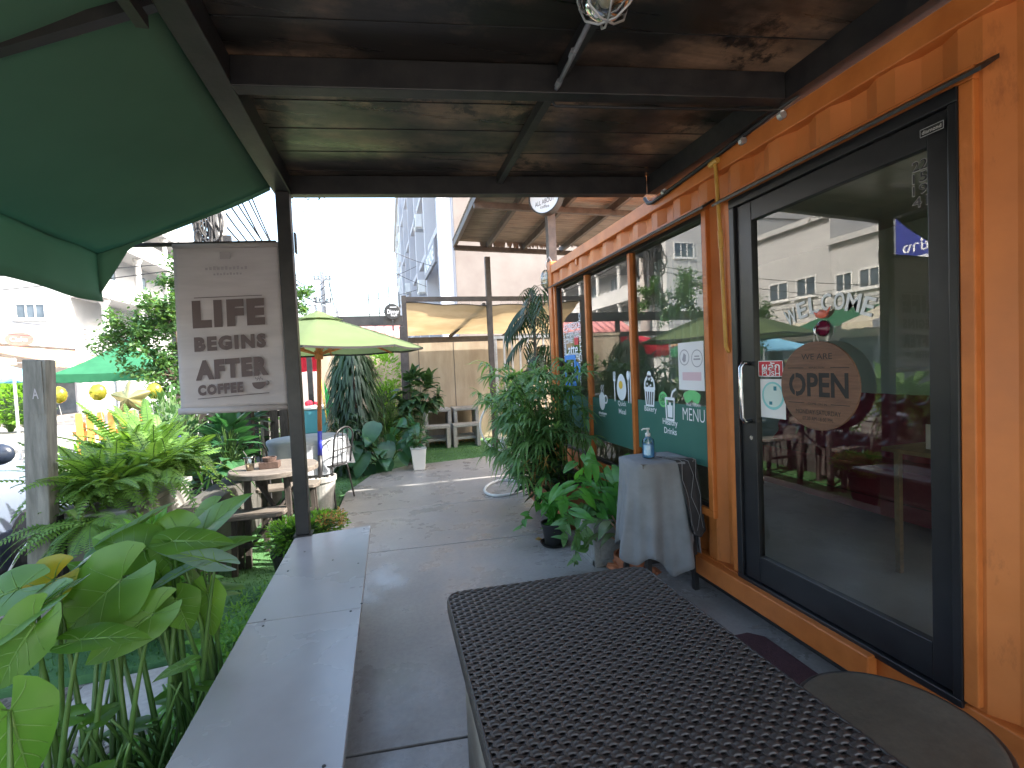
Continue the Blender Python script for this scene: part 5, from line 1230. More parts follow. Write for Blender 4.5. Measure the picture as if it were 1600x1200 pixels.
for i in range(26):
    d = rdir(.1, 1.3); d.y -= .35; p = c+d*random.uniform(.2, .5)+Vector((0, 0, .15)); blade(lf, p, d, random.uniform(.28, .42), random.uniform(.12, .19), 1.0, 6, fold=.12, up=(0, -.6, .8))
    st.tube([c, p], .008, 4)
lf.build('foliage', 'bigleaf', t, smooth=True); st.build('stem', 'stem', t, smooth=True)
bush('grass_plant', 'dark strappy leaved plant filling the bed below the weeping tree', [((-.75, 7.7, .3), (.34, .3, .45)), ((-.55, 7.9, .55), (.3, .2, .3))], 220, (.3, .5), (.04, .06), 'darkleaf', kind='blade', center=(-.7, 7.8, -.05), droop=1.1)
tag(MB().prism([on_y(532, 676, 7.2), on_y(528, 688, 7.2), on_y(531, 692, 7.2), on_y(536, 680, 7.2), on_y(535, 675, 7.2)], (.004, .01, 0)).build('dead_leaf', 'dry'), 'single pale brown dead leaf hanging in the dark plant', 'leaf')
c = Vector((-.58, 8.25, -.05)); t = thing('weeping_tree', 'dark weeping mast tree with drooping narrow leaves beside the umbrella', 'tree', c); lf = MB()
for i in range(1500):
    q = random.uniform(0, 1); z = .42+1.55*q; r_ = (.14+.30*math.sin(math.pi*min(1, (1-q)*.8+.1)))*random.uniform(.3, 1)**.5; a = random.uniform(0, 6.28)
    blade(lf, c+Vector((r_*math.cos(a)+.05*(1-q), r_*math.sin(a), z)), Vector((math.cos(a)*.5, math.sin(a)*.5, -.7)), random.uniform(.16, .26), random.uniform(.025, .04), .5, 3)
lf.build('crown', 'darkleaf', t); MB().tube([c, c+Vector((.02, 0, 1)), c+Vector((0, 0, 2.05))], [.04, .03, .012], 8).build('trunk', 'trunk', t, smooth=True)
bush('lime_shrub', 'sunlit lime green shrub between the weeping tree and the brown creeper post', [((-.02, 9.4, .75), (.42, .3, .6)), ((-.08, 9.4, 1.45), (.36, .3, .45))], 1500, (.05, .10), (.025, .045), 'limeleaf', kind='leaf', center=(0, 9.4, -.05))
tp = on_y(631, 530, 8.25); bt = on_y(638, 690, 8.25)
t = thing('creeper_post', 'brown timber post wrapped by a leafy climber at the lawn corner', 'post', (bt.x, 8.25, -.05))
MB().beam((bt.x, 8.25, -.05), (tp.x, 8.25, 2.26), .13, .12, (0, 1, 0)).build('post', 'brown_steel', t, bevel=.008)
cp = bush('climbing_philodendron', 'large leaved climber growing around the brown post by the lawn', [((.36, 8.1, 1.15), (.26, .2, .34)), ((.62, 8.1, 1.12), (.22, .18, .30)), ((.30, 8.1, .7), (.16, .15, .3))], 190, (.14, .22), (.11, .17), 'creeper', center=(.3, 8.2, -.05), droop=.8)
p = on_y(685, 608, 8.0); mb = MB(); arrowleaf(mb, p, Vector((-.2, 0, -1)), Vector((.8, -.5, .1)), .2, .14, .2); mb.tube(bez(on_y(660, 612, 8.05), on_y(672, 600, 8.0), p, 6), .006, 5)
o = mb.build('tendril', 'creeper', cp, smooth=True)
# white bucket planter
c = on_z(655, 733); c = Vector((c.x, c.y, 0))
t = thing('square_planter', 'tapered white square planter standing on the terrace corner', 'planter', c)
MB().add([c+Vector((x*k, y*k, z)) for z, k in ((0, .082), (.32, .112)) for x, y in ((-1, -1), (1, -1), (1, 1), (-1, 1))], [(3, 2, 1, 0), (4, 5, 6, 7), (0, 1, 5, 4), (1, 2, 6, 5), (2, 3, 7, 6), (3, 0, 4, 7)]).build('box', 'white_plastic', t, bevel=.01)
MB().box(c+Vector((-.12, -.12, .3205)), c+Vector((.12, .12, .345))).build('rim', 'galv', t, bevel=.005)
bush('potted_plant', 'leafy plant with wiry stems growing from the white square planter', [((c.x-.02, c.y+.05, .55), (.2, .18, .22))], 40, (.10, .16), (.06, .09), 'bigleaf', center=c+Vector((0, 0, .345)), droop=.7)

# ================================================================== BACK OF THE GARDEN
wl_ = thing('boundary_wall', 'stained tan rendered boundary wall at the back of the lawn', 'wall', (1.2, 10.0, -.05))
MB().box((-1.3, 10.0, -.1), (4.6, 10.16, 2.12)).build('wall', 'tan_wall', wl_)
MB().box((-1.32, 9.985, 2.121), (4.62, 10.175, 2.18)).build('coping', 'tan_wall', wl_)
mb = MB()
for x in (.62, 1.35): mb.box((x, 9.996, -.02), (x+.012, 9.999, 2.1))
mb.build('joint', 'brown_steel', wl_)
def conc_table(label, name, cat, cx_, cy_, w_, d_, h, grp):
    t = thing(name, label, cat, (cx_, cy_, 0), grp)
    MB().box((cx_-w_/2, cy_-d_/2, h-.06), (cx_+w_/2, cy_+d_/2, h)).build('top', 'concrete', t, bevel=.012)
    for s_ in (-1, 1): MB().box((cx_+s_*(w_/2-.035)-.035, cy_-d_/2+.004, -.02), (cx_+s_*(w_/2-.035)+.035, cy_+d_/2-.004, h-.061)).build('leg', 'concrete', t, bevel=.008)
    MB().box((cx_-w_/2+.075, cy_-.03, .12), (cx_+w_/2-.075, cy_+.03, .17)).build('stretcher', 'concrete', t)
for lab, px in (('left of the two grey concrete tables against the tan wall', (663, 705)), ('right of the two grey concrete tables against the tan wall', (709, 748))):
    a, b = on_y(px[0], 646, 9.45), on_y(px[1], 642, 9.45); conc_table(lab, 'garden_table', 'table', (a.x+b.x)/2, 9.70, b.x-a.x, .5, .72, 'grey concrete tables on the lawn')
for lab, px in (('left of the two low grey benches on the lawn', (658, 703)), ('right of the two low grey benches on the lawn', (708, 750))):
    a, b = on_y(px[0], 668, 9.12), on_y(px[1], 665, 9.12); conc_table(lab, 'garden_bench', 'bench', (a.x+b.x)/2, 9.25, b.x-a.x, .3, .43, 'low grey benches on the lawn')
mb = MB()
for _ in range(500): p = Vector((random.uniform(.5, 1.7), random.uniform(9.6, 9.98), random.uniform(-.01, .04))); leaf4(mb, p, random.uniform(.04, .08), .03, Vector((random.uniform(-1, 1), random.uniform(-1, 1), .1)), Vector((0, 0, 1)))
tag(mb.build('fallen_leaves', 'dry'), 'drift of dry orange leaves at the foot of the tan wall', 'leaves', kind='stuff')
# tarp canopy
t = thing('tarp_canopy', 'tan tarpaulin stretched on a dark steel frame above the back lawn', 'canopy', (.35, 8.3, -.02))
YT = 8.3; A0, A1 = on_y(631, 468, YT), on_y(870, 467, YT); zT = A0.z
MB().box((A0.x, YT-.035, zT-.035), (A1.x+1.2, YT+.035, zT+.04)).build('top_beam', 'brown_steel', t)
YBK = 9.86; zl = on_y(640, 531, YBK).z; AL = on_y(633, 531, YBK)
MB().box((AL.x-.02, YBK-.04, zl-.07), (A1.x+1.2, YBK+.04, zl+.04)).build('lower_beam', 'brown_steel', t)
MB().box((A0.x-.04, YT-.04, -.02), (A0.x+.035, YT+.04, zT+.06)).build('post', 'brown_steel', t)
x2 = on_y(764, 470, YT).x; MB().box((x2-.045, YT-.045, -.02), (x2+.045, YT+.045, 3.46)).build('post', 'brown_steel', t)
MB().beam(on_y(703, 526, YBK-.1), on_y(757, 475, YT+.05), .05, .05).build('brace', 'brown_steel', t); MB().beam(on_y(785, 526, YBK-.1), on_y(850, 474, YT+.05), .05, .05).build('brace', 'brown_steel', t)
B = [on_y(632, 473, YT+.02), on_y(762, 476, YT+.02), on_y(850, 474, YT+.02)]; 
def tarpf(u, v):
    x0_ = A0.x+.03+(AL.x-A0.x)*v; x = x0_+(A1.x+1.2-x0_)*u; uu = (u*1.45) % 1
    zt_ = zT-.05-.07*math.sin(math.pi*uu); z0 = zl+.075
    return Vector((x, YT+.02+(YBK-YT-.04)*v, zt_+(z0-zt_)*v-.10*math.sin(math.pi*v)*(.6+.4*math.sin(u*7))+.035*math.sin(u*13+v*5)*math.sin(v*3.1)+.014*math.sin(v*19+u*6)+.01*math.sin(u*31)*(1-v)))
MB().grid(tarpf, 90, 40).build('tarp', 'tarp', t, smooth=True)
mb = MB()
for i in range(22):
    u = i/21; p = tarpf(u, 0); mb.tube([p, Vector((p.x, YT, zT-.03))], .004, 4)
mb.build('lacing', 'stone_white', t); 
MB().tube([tarpf(i/40, 0)+Vector((0, -.006, 0)) for i in range(41)], .009, 5).build('hem', 'brown_steel', t)
# white railing gate
t = thing('metal_gate', 'pale metal barred gate beside the tan wall behind the palm', 'gate', (2.4, 8.9, -.02))
a, b = on_y(772, 527, 8.9), on_y(858, 527, 8.9)
MB().box((a.x, 8.88, a.z-.03), (b.x+.1, 8.92, a.z+.02)).box((a.x, 8.88, .1), (b.x+.1, 8.92, .15)).build('rail', 'galv', t)
mb = MB()
for k in range(8):
    x = a.x+.03+k*(b.x-a.x)/7; mb.box((x-.017, 8.885, .151), (x+.017, 8.915, a.z-.031))
mb.build('bars', 'galv', t)
for x in (a.x-.03, b.x+.13): MB().box((x-.03, 8.87, -.02), (x+.03, 8.93, a.z+.03)).build('post', 'galv', t)
bush('shrub', 'loose light green shrub growing in front of the pale metal gate', [((1.95, 7.9, .95), (.35, .25, .35)), ((2.3, 8.2, 1.0), (.4, .25, .4))], 420, (.04, .09), (.02, .035), 'limeleaf', kind='leaf', center=(2.1, 8.0, -.05))
# tall drooping palm behind the container corner
c = Vector((2.05, 6.35, 0)); t = thing('drooping_palm', 'tall drooping palm tree against the far corner of the container', 'tree', c); lf = MB(); st = MB()
st.tube([c, c+Vector((-.03, 0, 1.2)), c+Vector((-.06, 0, 2.55))], [.03, .026, .02], 8)
for i in range(44):
    z = random.uniform(1.0, 2.6); a = random.uniform(0, 6.28); b0 = c+Vector((-.04, 0, z)); d = Vector((math.cos(a), math.sin(a)-.2, random.uniform(.1, .9)))
    P = [b0+d*(.42*q)+Vector((0, 0, -.40*q*q)) for q in [j/8 for j in range(9)]]; st.tube(P, .004, 4)
    for j in range(2, 9):
        for sg in (-1, 1):
            tg = (P[j]-P[j-1]).normalized(); sd = tg.cross(Vector((0, 0, 1)))
            if sd.length > .01: blade(lf, P[j], sd.normalized()*sg*.8+tg*.6+Vector((0, 0, -.35)), random.uniform(.16, .25), .034, .9, 3)
lf.build('crown', 'darkleaf', t); st.build('trunk', 'trunk', t, smooth=True)
# corrugated lean-to roof
t = thing('corrugated_roof', 'grey corrugated metal roof on brown steel rafters beyond the container', 'roof', (2.0, 7.0, 0))
zr = 3.60; q = [on_z(752, 305, zr), on_z(711, 383, zr)]
xl0, yl0, xl1, yl1 = 1.19, 5.2, 1.21, 8.05
def rs(u, v):
    y = 5.0+3.15*v + .35*u*v; x = 1.17+u*6.2  # unseen right part added to keep sun off the terrace
    return Vector((x, y, zr+.10+.012*math.sin(v*2*math.pi*34)+.10*(1-v)+ (.01*math.sin(u*40) if v > .97 else 0)))
MB().grid(rs, 10, 272).build('roof_sheet', 'roof_sheet', t, smooth=True, thick=.003)
for x in (1.20, 1.78, 2.45, 3.2): MB().beam((x, 5.0, zr+.115), (x, 8.12+.35*(x-1.17)/3.2, zr+.015), .05, .10).build('rafter', 'brown_steel', t)
for v in (.35, .97): MB().beam((1.18, 5.0+3.15*v, zr+.01+.09*(1-v)-.06), (4.2, 5.0+3.15*v+.33*v, zr+.01+.09*(1-v)-.06), .06, .08).build('beam', 'brown_steel', t)
p = on_y(862, 400, 5.62); MB().box((p.x-.05, 5.57, 2.5), (p.x+.05, 5.67, 3.63)).build('post', 'brown_steel', t)
MB().box((p.x-.05, 5.57, 0), (p.x+.05, 5.67, 2.499)).build('post', 'brown_steel', t)
mb = MB()
for i in range(160):
    u = random.uniform(.08, .5); p2 = rs(u, 1)+Vector((0, -.02, -.01)); ln = random.uniform(.03, .14)*(1+.5*math.sin(u*14))
    mb.add([p2+Vector((-.03, 0, .03)), p2+Vector((.03, 0, .03)), p2+Vector((random.uniform(-.02, .02), random.uniform(-.02, .02), -ln))], [(0, 1, 2)])
mb.build('torn_netting', 'roof_sheet', t)
# round lightbox sign
c = on_y(853, 308, 5.45); nrm = Vector((-.72, -.69, 0)).normalized(); xd = Vector((-nrm.y, nrm.x, 0)); 
if xd.x < 0: xd = -xd
t = thing('round_sign', 'round white shop sign with black rim on the brown post', 'sign', c)
MB().lathe(c-nrm*.06, [(.001, 0), (.205, 0), (.21, .005), (.21, .115), (.198, .118), (.195, .10), (.001, .10)], 48, nrm).build('case', 'black_plastic', t)
mb = MB(); disc(mb, .194, c+nrm*.0405, xd, (0, 0, 1), .002, 48); mb.build('face', 'sign_white', t)
mb = MB(); write(mb, 'ALL ABOUT', c+nrm*.044+Vector((0, 0, -.06)), (xd+Vector((0, 0, .15))).normalized(), (0, 0, 1), .055, .26); write(mb, 'coffee', c+nrm*.044+Vector((0, 0, -.12)), xd, (0, 0, 1), .035, .12); mb.build('lettering', 'ink', t)
MB().beam(c-nrm*.06, (p.x, 5.57, c.z), .05, .05).build('bracket', 'black_steel', t)
# bulkhead wall lamp at the corner post
c = on_y(853, 437, 5.46)
t = thing('wall_lamp', 'grey oval bulkhead lamp fixed on the far corner of the container', 'lamp', c)
MB().ball(c, .105, 10, (.62, .55, 1.15)).build('glass', 'lamp_glass', t, smooth=True); MB().ball(c+Vector((.035, 0, 0)), .10, 10, (.4, .62, 1.2)).build('housing', 'galv', t, smooth=True)
mb = MB()
for k in (-.05, 0, .05): mb.tube([c+Vector((.01+.066*-math.cos(a), .068*math.sin(a)*.9, k+0)) for a in [R(-80+20*i) for i in range(9)]], .005, 5)
mb.build('guard', 'galv', t)
MB().tube([c+Vector((.03, -.01, .10)), c+Vector((.0, -.02, .2)), c+Vector((.04, -.03, .27)), c+Vector((.09, -.06, .16))], .009, 6).build('cable', 'galv', t, smooth=True)

# ================================================================== PERGOLA, TENTS, BALLOONS (mid distance)
t = thing('pergola', 'dark steel pergola beam behind the lime umbrella with a red roof sheet', 'pergola', (-1, 10.6, -.05))
a, b = on_y(396, 500, 10.6), on_y(632, 496, 10.6)
MB().box((a.x-1.5, 10.55, a.z-.17), (b.x, 10.65, a.z+.04)).build('top_beam', 'black_steel', t); zz = on_y(632, 530, 10.6).z
MB().box((a.x-1.5, 10.56, zz-.08), (b.x, 10.64, zz+.03)).build('lower_beam', 'black_steel', t)
for x in (a.x-1.4, a.x+1.0, b.x-.05): MB().box((x-.05, 10.56, -.05), (x+.05, 10.64, a.z-.171)).build('post', 'black_steel', t)
MB().grid(lambda u, v: Vector((-2.2+2.55*u, 10.75+.9*v, zz+.02+.42*v+.016*math.sin(u*2*math.pi*13))), 130, 2).build('roof_sheet', 'roof_red', t, smooth=True, thick=.003)
# round black hanging sign
c = on_y(613, 487, 10.4); t = thing('round_board', 'round black board with white writing fixed above the dark beam', 'sign', c)
MB().lathe(c, [(.001, -.015), (.16, -.015), (.17, -.01), (.17, .01), (.16, .015), (.001, .015)], 32, (0, -1, 0)).build('board', 'black_plastic', t)
mb = MB(); write(mb, 'Dinner', c+Vector((.02, -.016, 0)), (1, 0, 0), (0, 0, 1), .085, .24, .0, .002); write(mb, 'hall', c+Vector((.03, -.016, -.075)), (1, 0, 0), (0, 0, 1), .05, .12, .0, .002); rect(mb, -.05, .09, .09, .10, c+Vector((0, -.016, 0)), (1, 0, 0), (0, 0, 1), .002); mb.build('lettering', 'sign_white', t)
MB().box((c.x-.015, 10.39, c.z-.4), (c.x+.015, 10.41, c.z-.17)).build('bracket', 'black_steel', t)
def tent(name, label, cat, c, hw, hd, ze, zt, mat, val=.16, group=None, z0=-.1):
    t = thing(name, label, cat, (c[0], c[1], z0), group)
    mb = MB(); cs = [(c[0]-hw, c[1]-hd), (c[0]+hw, c[1]-hd), (c[0]+hw, c[1]+hd), (c[0]-hw, c[1]+hd)]
    for k in range(4):
        A, B = Vector((*cs[k], ze)), Vector((*cs[(k+1) % 4], ze)); T = Vector((c[0], c[1], zt))
        def f(u, v, A=A, B=B, T=T):
            p = A.lerp(B, u).lerp(T, v); p.z -= .10*(zt-ze)*math.sin(math.pi*v)+.02*math.sin(math.pi*u)*(1-v); return p
        mb.grid(f, 10, 8)
        mb.grid(lambda u, v, A=A, B=B: A.lerp(B, u)+Vector((0, 0, -val*v-.02*math.sin(math.pi*u)+.01*math.sin(u*40)*v)), 24, 2)
    mb.build('canopy', mat, t)
    for x, y in cs: MB().box((x-.02, y-.02, z0), (x+.02, y+.02, ze-.01)).build('leg', 'galv', t)
    return t
a, b = on_y(80, 602, 11), on_y(245, 600, 11); tp = on_y(222, 541, 11.8)
tent('green_tent', 'green canopy tent standing by the street behind the ferns', 'tent', ((a.x+b.x)/2, 12.1, 0), (b.x-a.x)/2, 1.1, 1.74, 2.55, 'green_canvas')
tent('red_tent', 'red canopy tent seen under the lime umbrella', 'tent', (on_y(512, 560, 11).x-1.0, 12.0), 1.0, 1.0, 1.98, 2.45, 'red_canvas', .36)
tent('blue_parasol', 'pale blue canopy at the left edge across from the wooden post', 'tent', (on_y(0, 575, 13).x-.9, 14), 1.2, 1.1, 1.72, 2.2, pm('blue_canvas', (.18, .46, .62), (.22, .50, .66), 3, .8), .06)
c = on_y(508, 628, 9.3); t = thing('green_flag', 'small bright green flag hanging beside the orange umbrella pole', 'flag', (c.x, 9.3, -.05))
MB().tube([on_y(500, 585, 9.3), on_y(511, 660, 9.3)], .012, 6).build('staff', 'yellow_vinyl', t)
a, b, d = on_y(506, 595, 9.3), on_y(521, 632, 9.3), on_y(511, 655, 9.3)
MB().grid(lambda u, v: a.lerp(d, v).lerp(a.lerp(b, min(1, v*1.6)).lerp(d, max(0, v*1.6-1)/.6*1.0 if v > .625 else 0), u)+Vector((0, .03*math.sin(u*4), 0)), 6, 14).build('cloth', 'flag_green', t, smooth=True)
c = on_y(490, 670, 9.6); t = thing('cooler_box', 'teal plastic cooler box with white lid beyond the white table', 'box', (c.x, 9.6, -.05))
MB().box((c.x-.28, 9.45, .42), (c.x+.24, 9.8, .86)).build('body', 'teal', t, bevel=.02); MB().box((c.x-.30, 9.43, .861), (c.x+.26, 9.82, .93)).build('lid', 'white_plastic', t, bevel=.02)
mb = MB()
for x in (-.24, .20): mb.box((c.x+x-.02, 9.5, -.05), (c.x+x+.02, 9.75, .419))
mb.build('stand', 'galv', t)
c2 = on_y(488, 632, 9.6); mb = MB()
for i in range(9): mb.ball(c2+Vector((random.uniform(-.14, .1), random.uniform(-.05, .05), random.uniform(-.06, .06))), random.uniform(.03, .06), 5)
tag(mb.build('red_bundle', 'red_canvas', smooth=True), 'bundle of red cloth lying above the teal cooler box', 'bundle')
MB_ = MB().box((-3.4, 13.5, -.1), (-.4, 13.6, 2.3)); t = thing('white_hoarding', 'plain pale hoarding wall far behind the red tent', 'wall', (-1.9, 13.5, -.1)); MB_.build('wall', 'white_wall', t); MB().box((-3.45, 13.48, 2.301), (-.35, 13.62, 2.36)).build('coping', 'white_wall', t)
# gold foil balloons
for px, py, lab in ((91, 617, 'gold foil balloon beside the wooden post'), (153, 613, 'gold foil balloon midway along the green tent edge'), (241, 611, 'gold foil balloon at the edge of the street tree')):
    c = on_y(px, py, 7.2); t = thing('foil_balloon', lab, 'balloon', c, 'gold foil balloons on the street side')
    m = MB().ball((0, 0, 0), .108, 14, (.86, .7, 1)); m.v = [tuple(Vector(v)*(1+.03*math.sin(11*math.atan2(v[0], v[2])))+c) for v in m.v]
    m.build('balloon', 'foil', t, smooth=True); MB().tube([c+Vector((0, 0, -.135)), c+Vector((.03, .1, -.7)), c+Vector((-.02, .2, -1.4))], .003, 4).build('string', 'stone_white', t)
c = on_y(205, 622, 6.9); t = thing('star_balloon', 'large star shaped pale gold foil balloon above the ferns', 'balloon', c)
mb = MB(); n = 40; rings = []
for sg in (1, -1):
    vs = []
    for q in (0, .35, .7, 1):
        for i in range(n):
            a = 2*math.pi*i/n+.35; k = abs(((i/8) % 1)*2-1); r_ = (.13+.10*k**1.3)*q; vs.append(c+Vector((r_*math.cos(a), -sg*.085*(1-q*q), r_*math.sin(a)*.95)))
    mb.add(vs, [(j*n+i, j*n+(i+1) % n, (j+1)*n+(i+1) % n, (j+1)*n+i)[::sg] for j in range(3) for i in range(n)])
mb.build('balloon', 'foil_pale', t, smooth=True); MB().tube([c+Vector((0, 0, -.2)), c+Vector((0, .1, -.9)), c+Vector((.05, .2, -1.3))], .003, 4).build('string', 'stone_white', t)
# orange picket fence and planted verge
t = thing('picket_fence', 'short orange slatted picket fence by the roadside', 'fence', (-4.2, 8.4, -.1)); mb = MB()
a, b = on_y(122, 648, 8.4), on_y(222, 640, 8.4); n = 7
for k in range(n): x = a.x+(b.x-a.x)*k/(n-1); mb.prism([(x-.042, 8.4, -.1), (x+.042, 8.4, -.1), (x+.042, 8.4, a.z), (x+.03, 8.4, a.z+.02), (x-.03, 8.4, a.z+.02), (x-.042, 8.4, a.z)], (0, .02, 0))
mb.build('slats', 'fence_orange', t); MB().box((a.x-.1, 8.425, .3), (b.x+.1, 8.45, .37)).box((a.x-.1, 8.425, .75), (b.x+.1, 8.45, .82)).build('rail', 'fence_orange', t)
for x in (a.x, b.x): MB().box((x-.03, 8.455, -.1), (x+.03, 8.51, .95)).build('post', 'fence_orange', t)
c = on_y(195, 672, 5.6); t = thing('purple_flowers', 'patch of pale purple flowers blooming behind the ferns', 'plant', (c.x, 5.6, -.1)); mb = MB()
for i in range(170):
    p = Vector((c.x+random.gauss(.05, .20), 5.6+random.gauss(0, .14), random.gauss(.86, .05)))
    for k in range(3): leaf4(mb, p, .026, .016, rdir(0, 1.4))
mb.build('blossom', 'purple', t); mb = MB()
for i in range(300): blade(mb, (c.x+random.gauss(.05, .34), 5.6+random.gauss(0, .18), random.uniform(-.1, .5)), rdir(.6, 1.5), random.uniform(.2, .4), .03, .4, 3)
mb.build('foliage', 'limeleaf', t)
bush('verge_shrub', 'bright green shrub on the verge in front of the orange fence', [((-3.9, 7.6, .25), (.9, .35, .45)), ((-3.2, 7.4, .4), (.6, .35, .5))], 700, (.08, .16), (.03, .06), 'limeleaf', kind='blade', center=(-3.6, 7.5, -.1))
bush('yellow_flower_shrub', 'dark shrub dotted with yellow flowers under the street tree', [((-2.75, 7.0, .8), (.45, .35, .6)), ((-2.5, 6.4, .6), (.35, .35, .6))], 900, (.05, .10), (.03, .05), 'treeleaf', kind='leaf', center=(-2.7, 6.8, -.1))
# street tree
def tree(label, c, h, blobs, n, mat, ls=(.05, .10), trunk_r=.07, name='street_tree', group=None):
    c = Vector(c); t = thing(name, label, 'tree', c, group); lf, st = MB(), MB()
    st.tube([c, c+Vector((.05, 0, h*.3)), c+Vector((0, .05, h*.62)), c+Vector((.08, 0, h*.9))], [trunk_r, trunk_r*.85, trunk_r*.6, trunk_r*.3], 9)
    per = max(1, n//sum(b[1] for b in blobs))
    for (bp_, wgt) in blobs:
        (bx_, by_, bz_), (rx, ry_, rz) = bp_; bc = Vector((bx_, by_, bz_)); s0 = c+Vector((.02, 0, min(h*.75, max(h*.25, (bz_-c.z)*.6))))
        st.tube(bez(s0, s0.lerp(bc, .5)+Vector((0, 0, .1)), bc, 6), [trunk_r*.5, trunk_r*.45, trunk_r*.4, trunk_r*.33, trunk_r*.27, trunk_r*.2, trunk_r*.12], 6)
        tw = []
        for k in range(9*wgt):
            d = rdir(-1.1, 1.4); e = bc+Vector((d.x*rx, d.y*ry_, d.z*rz))*random.uniform(.6, 1.08); tw.append(e)
            st.tube([bc, bc.lerp(e, .5)+Vector((0, 0, .04)), e], [trunk_r*.13, trunk_r*.09, .003], 4)
        for i in range(per*wgt):
            e = random.choice(tw); q = bc.lerp(e, random.uniform(.35, 1.05)); p = q+rdir(-1.5, 1.5)*random.uniform(0, .22)*max(rx, rz); leaf4(lf, p, random.uniform(*ls), random.uniform(*ls)*.5)
    lf.build('crown', mat, t); st.build('trunk', 'trunk', t, smooth=True); return t
tc = on_y(250, 600, 8.6)
tree('leafy green street tree rising between the tent and the banner', (tc.x+.3, 8.6, -.1), 3.4,
     [(((tc.x+.25, 8.6, 2.55), (.75, .6, .55)), 3), (((tc.x-.25, 8.5, 2.15), (.65, .5, .45)), 2), (((tc.x+.5, 8.6, 3.05), (.6, .5, .45)), 2), (((tc.x+1.25, 8.8, 2.75), (.65, .5, .6)), 2), (((tc.x+.2, 8.5, 1.6), (.6, .5, .5)), 2), (((tc.x+1.9, 9.0, 2.9), (.4, .4, .5)), 1), (((tc.x+.9, 8.5, 1.4), (.7, .5, .6)), 2)], 15000, 'treeleaf')
# parked car, its bonnet reaching into view beside the wooden post
car = thing('parked_car', 'pale blue grey parked car with a dark lower body beside the wooden post', 'car', (-3.75, 4.0, -.1))
CX, CY = -3.82, 3.6
def sec(y, w_, zb_, zs, zt_): return y, w_, zb_, zs, zt_
prof = [(-2.0, .62, .42, .62, .68), (-1.85, .78, .24, .66, .78), (-1.2, .86, .20, .72, .90), (-.75, .87, .20, .76, .96), (0, .87, .20, .78, .98), (.9, .87, .20, .79, .98), (1.5, .86, .22, .80, .97), (1.85, .80, .26, .76, .92), (2.0, .66, .40, .66, .78)]
def carf(u, v):
    k = u*(len(prof)-1); i = min(int(k), len(prof)-2); q = k-i; q = q*q*(3-2*q) if 0 else q
    y, w_, zb_, zs, zt_ = [prof[i][j]+(prof[i+1][j]-prof[i][j])*q for j in range(5)]
    ang = math.pi*v; x = math.cos(ang); s_ = math.sin(ang)
    xx = w_*(abs(x)**.45)*(1 if x > 0 else -1); z = zb_+(zt_-zb_)*(s_**.5)
    return Vector((CX+xx, CY+2.0-(-y)-2.0, z-.1+.02))
MB().grid(carf, 48, 28).build('body', 'car_paint', car, smooth=True)
mb = MB(); rf_ = [(-.85, .95), (-.25, 1.38), (.75, 1.40), (1.45, .96)]
for sg in (-1, 1): mb.prism([Vector((CX+sg*.80, CY-y, z)) if z < 1 else Vector((CX+sg*.62, CY-y, z)) for y, z in rf_], (0.004*sg, 0, 0))
mb.add([Vector((CX+s_*(.80 if z < 1 else .62), CY-y, z)) for y, z in rf_ for s_ in (-1, 1)], [(0, 1, 3, 2), (4, 5, 7, 6)])
mb.build('window', 'wall_glass', car)
MB().add([Vector((CX+s_*.63, CY-y, z+.006)) for y, z in rf_[1:3] for s_ in (-1, 1)]+[Vector((CX+s_*.6, CY-y, z+.035)) for y, z in ((-.15, 1.39), (.65, 1.40)) for s_ in (-1, 1)], [(4, 5, 7, 6), (0, 1, 5, 4), (2, 6, 7, 3), (0, 4, 6, 2), (1, 3, 7, 5)]).build('roof', 'car_paint', car)
mb = MB().box((CX-.89, CY-1.75, .06), (CX+.89, CY+1.75, .40)); mb.build('lower_body', 'car_dark', car, bevel=.05)
for sx2 in (-1, 1):
    for yy in (-1.25, 1.25):
        w0 = MB().lathe((CX+sx2*.90, CY+yy, .20), [(.17, -.08), (.29, -.08), (.305, -.05), (.305, .05), (.29, .08), (.17, .08)], 28, (1, 0, 0)).build('wheel', 'rubber', car)
        MB().lathe((CX+sx2*.90, CY+yy, .20), [(.001, .05), (.06, .07), (.17, .06), (.17, -.06), (.001, -.05)], 20, (1, 0, 0)).build('rim', 'galv', w0)
for sx2 in (-1, 1):
    m_ = MB().ball((CX+sx2*1.0, CY+.72, 1.02), .11, 8, (1, .5, .75)).build('side_mirror', 'car_dark', car, smooth=True)
    MB().tube([(CX+sx2*.84, CY+.75, .92), (CX+sx2*.95, CY+.73, .98)], .02, 6).build('mirror_arm', 'car_dark', m_)
    MB().ball((CX+sx2*.62, CY+1.86, .62), .13, 8, (1, .5, .6)).build('headlight', 'lamp_glass', car, smooth=True)
# white cable / hose arc near the wooden post
tag(MB().tube([Vector((q.x, q.y, max(q.z, -.08))) for q in [on_y(10, 900, 3.8), on_y(28, 868, 3.85), on_y(52, 838, 3.9), on_y(70, 832, 3.95)]], .008, 6).build('hose', 'white_plastic', smooth=True), 'thin white hose arching up beside the wooden post', 'hose')

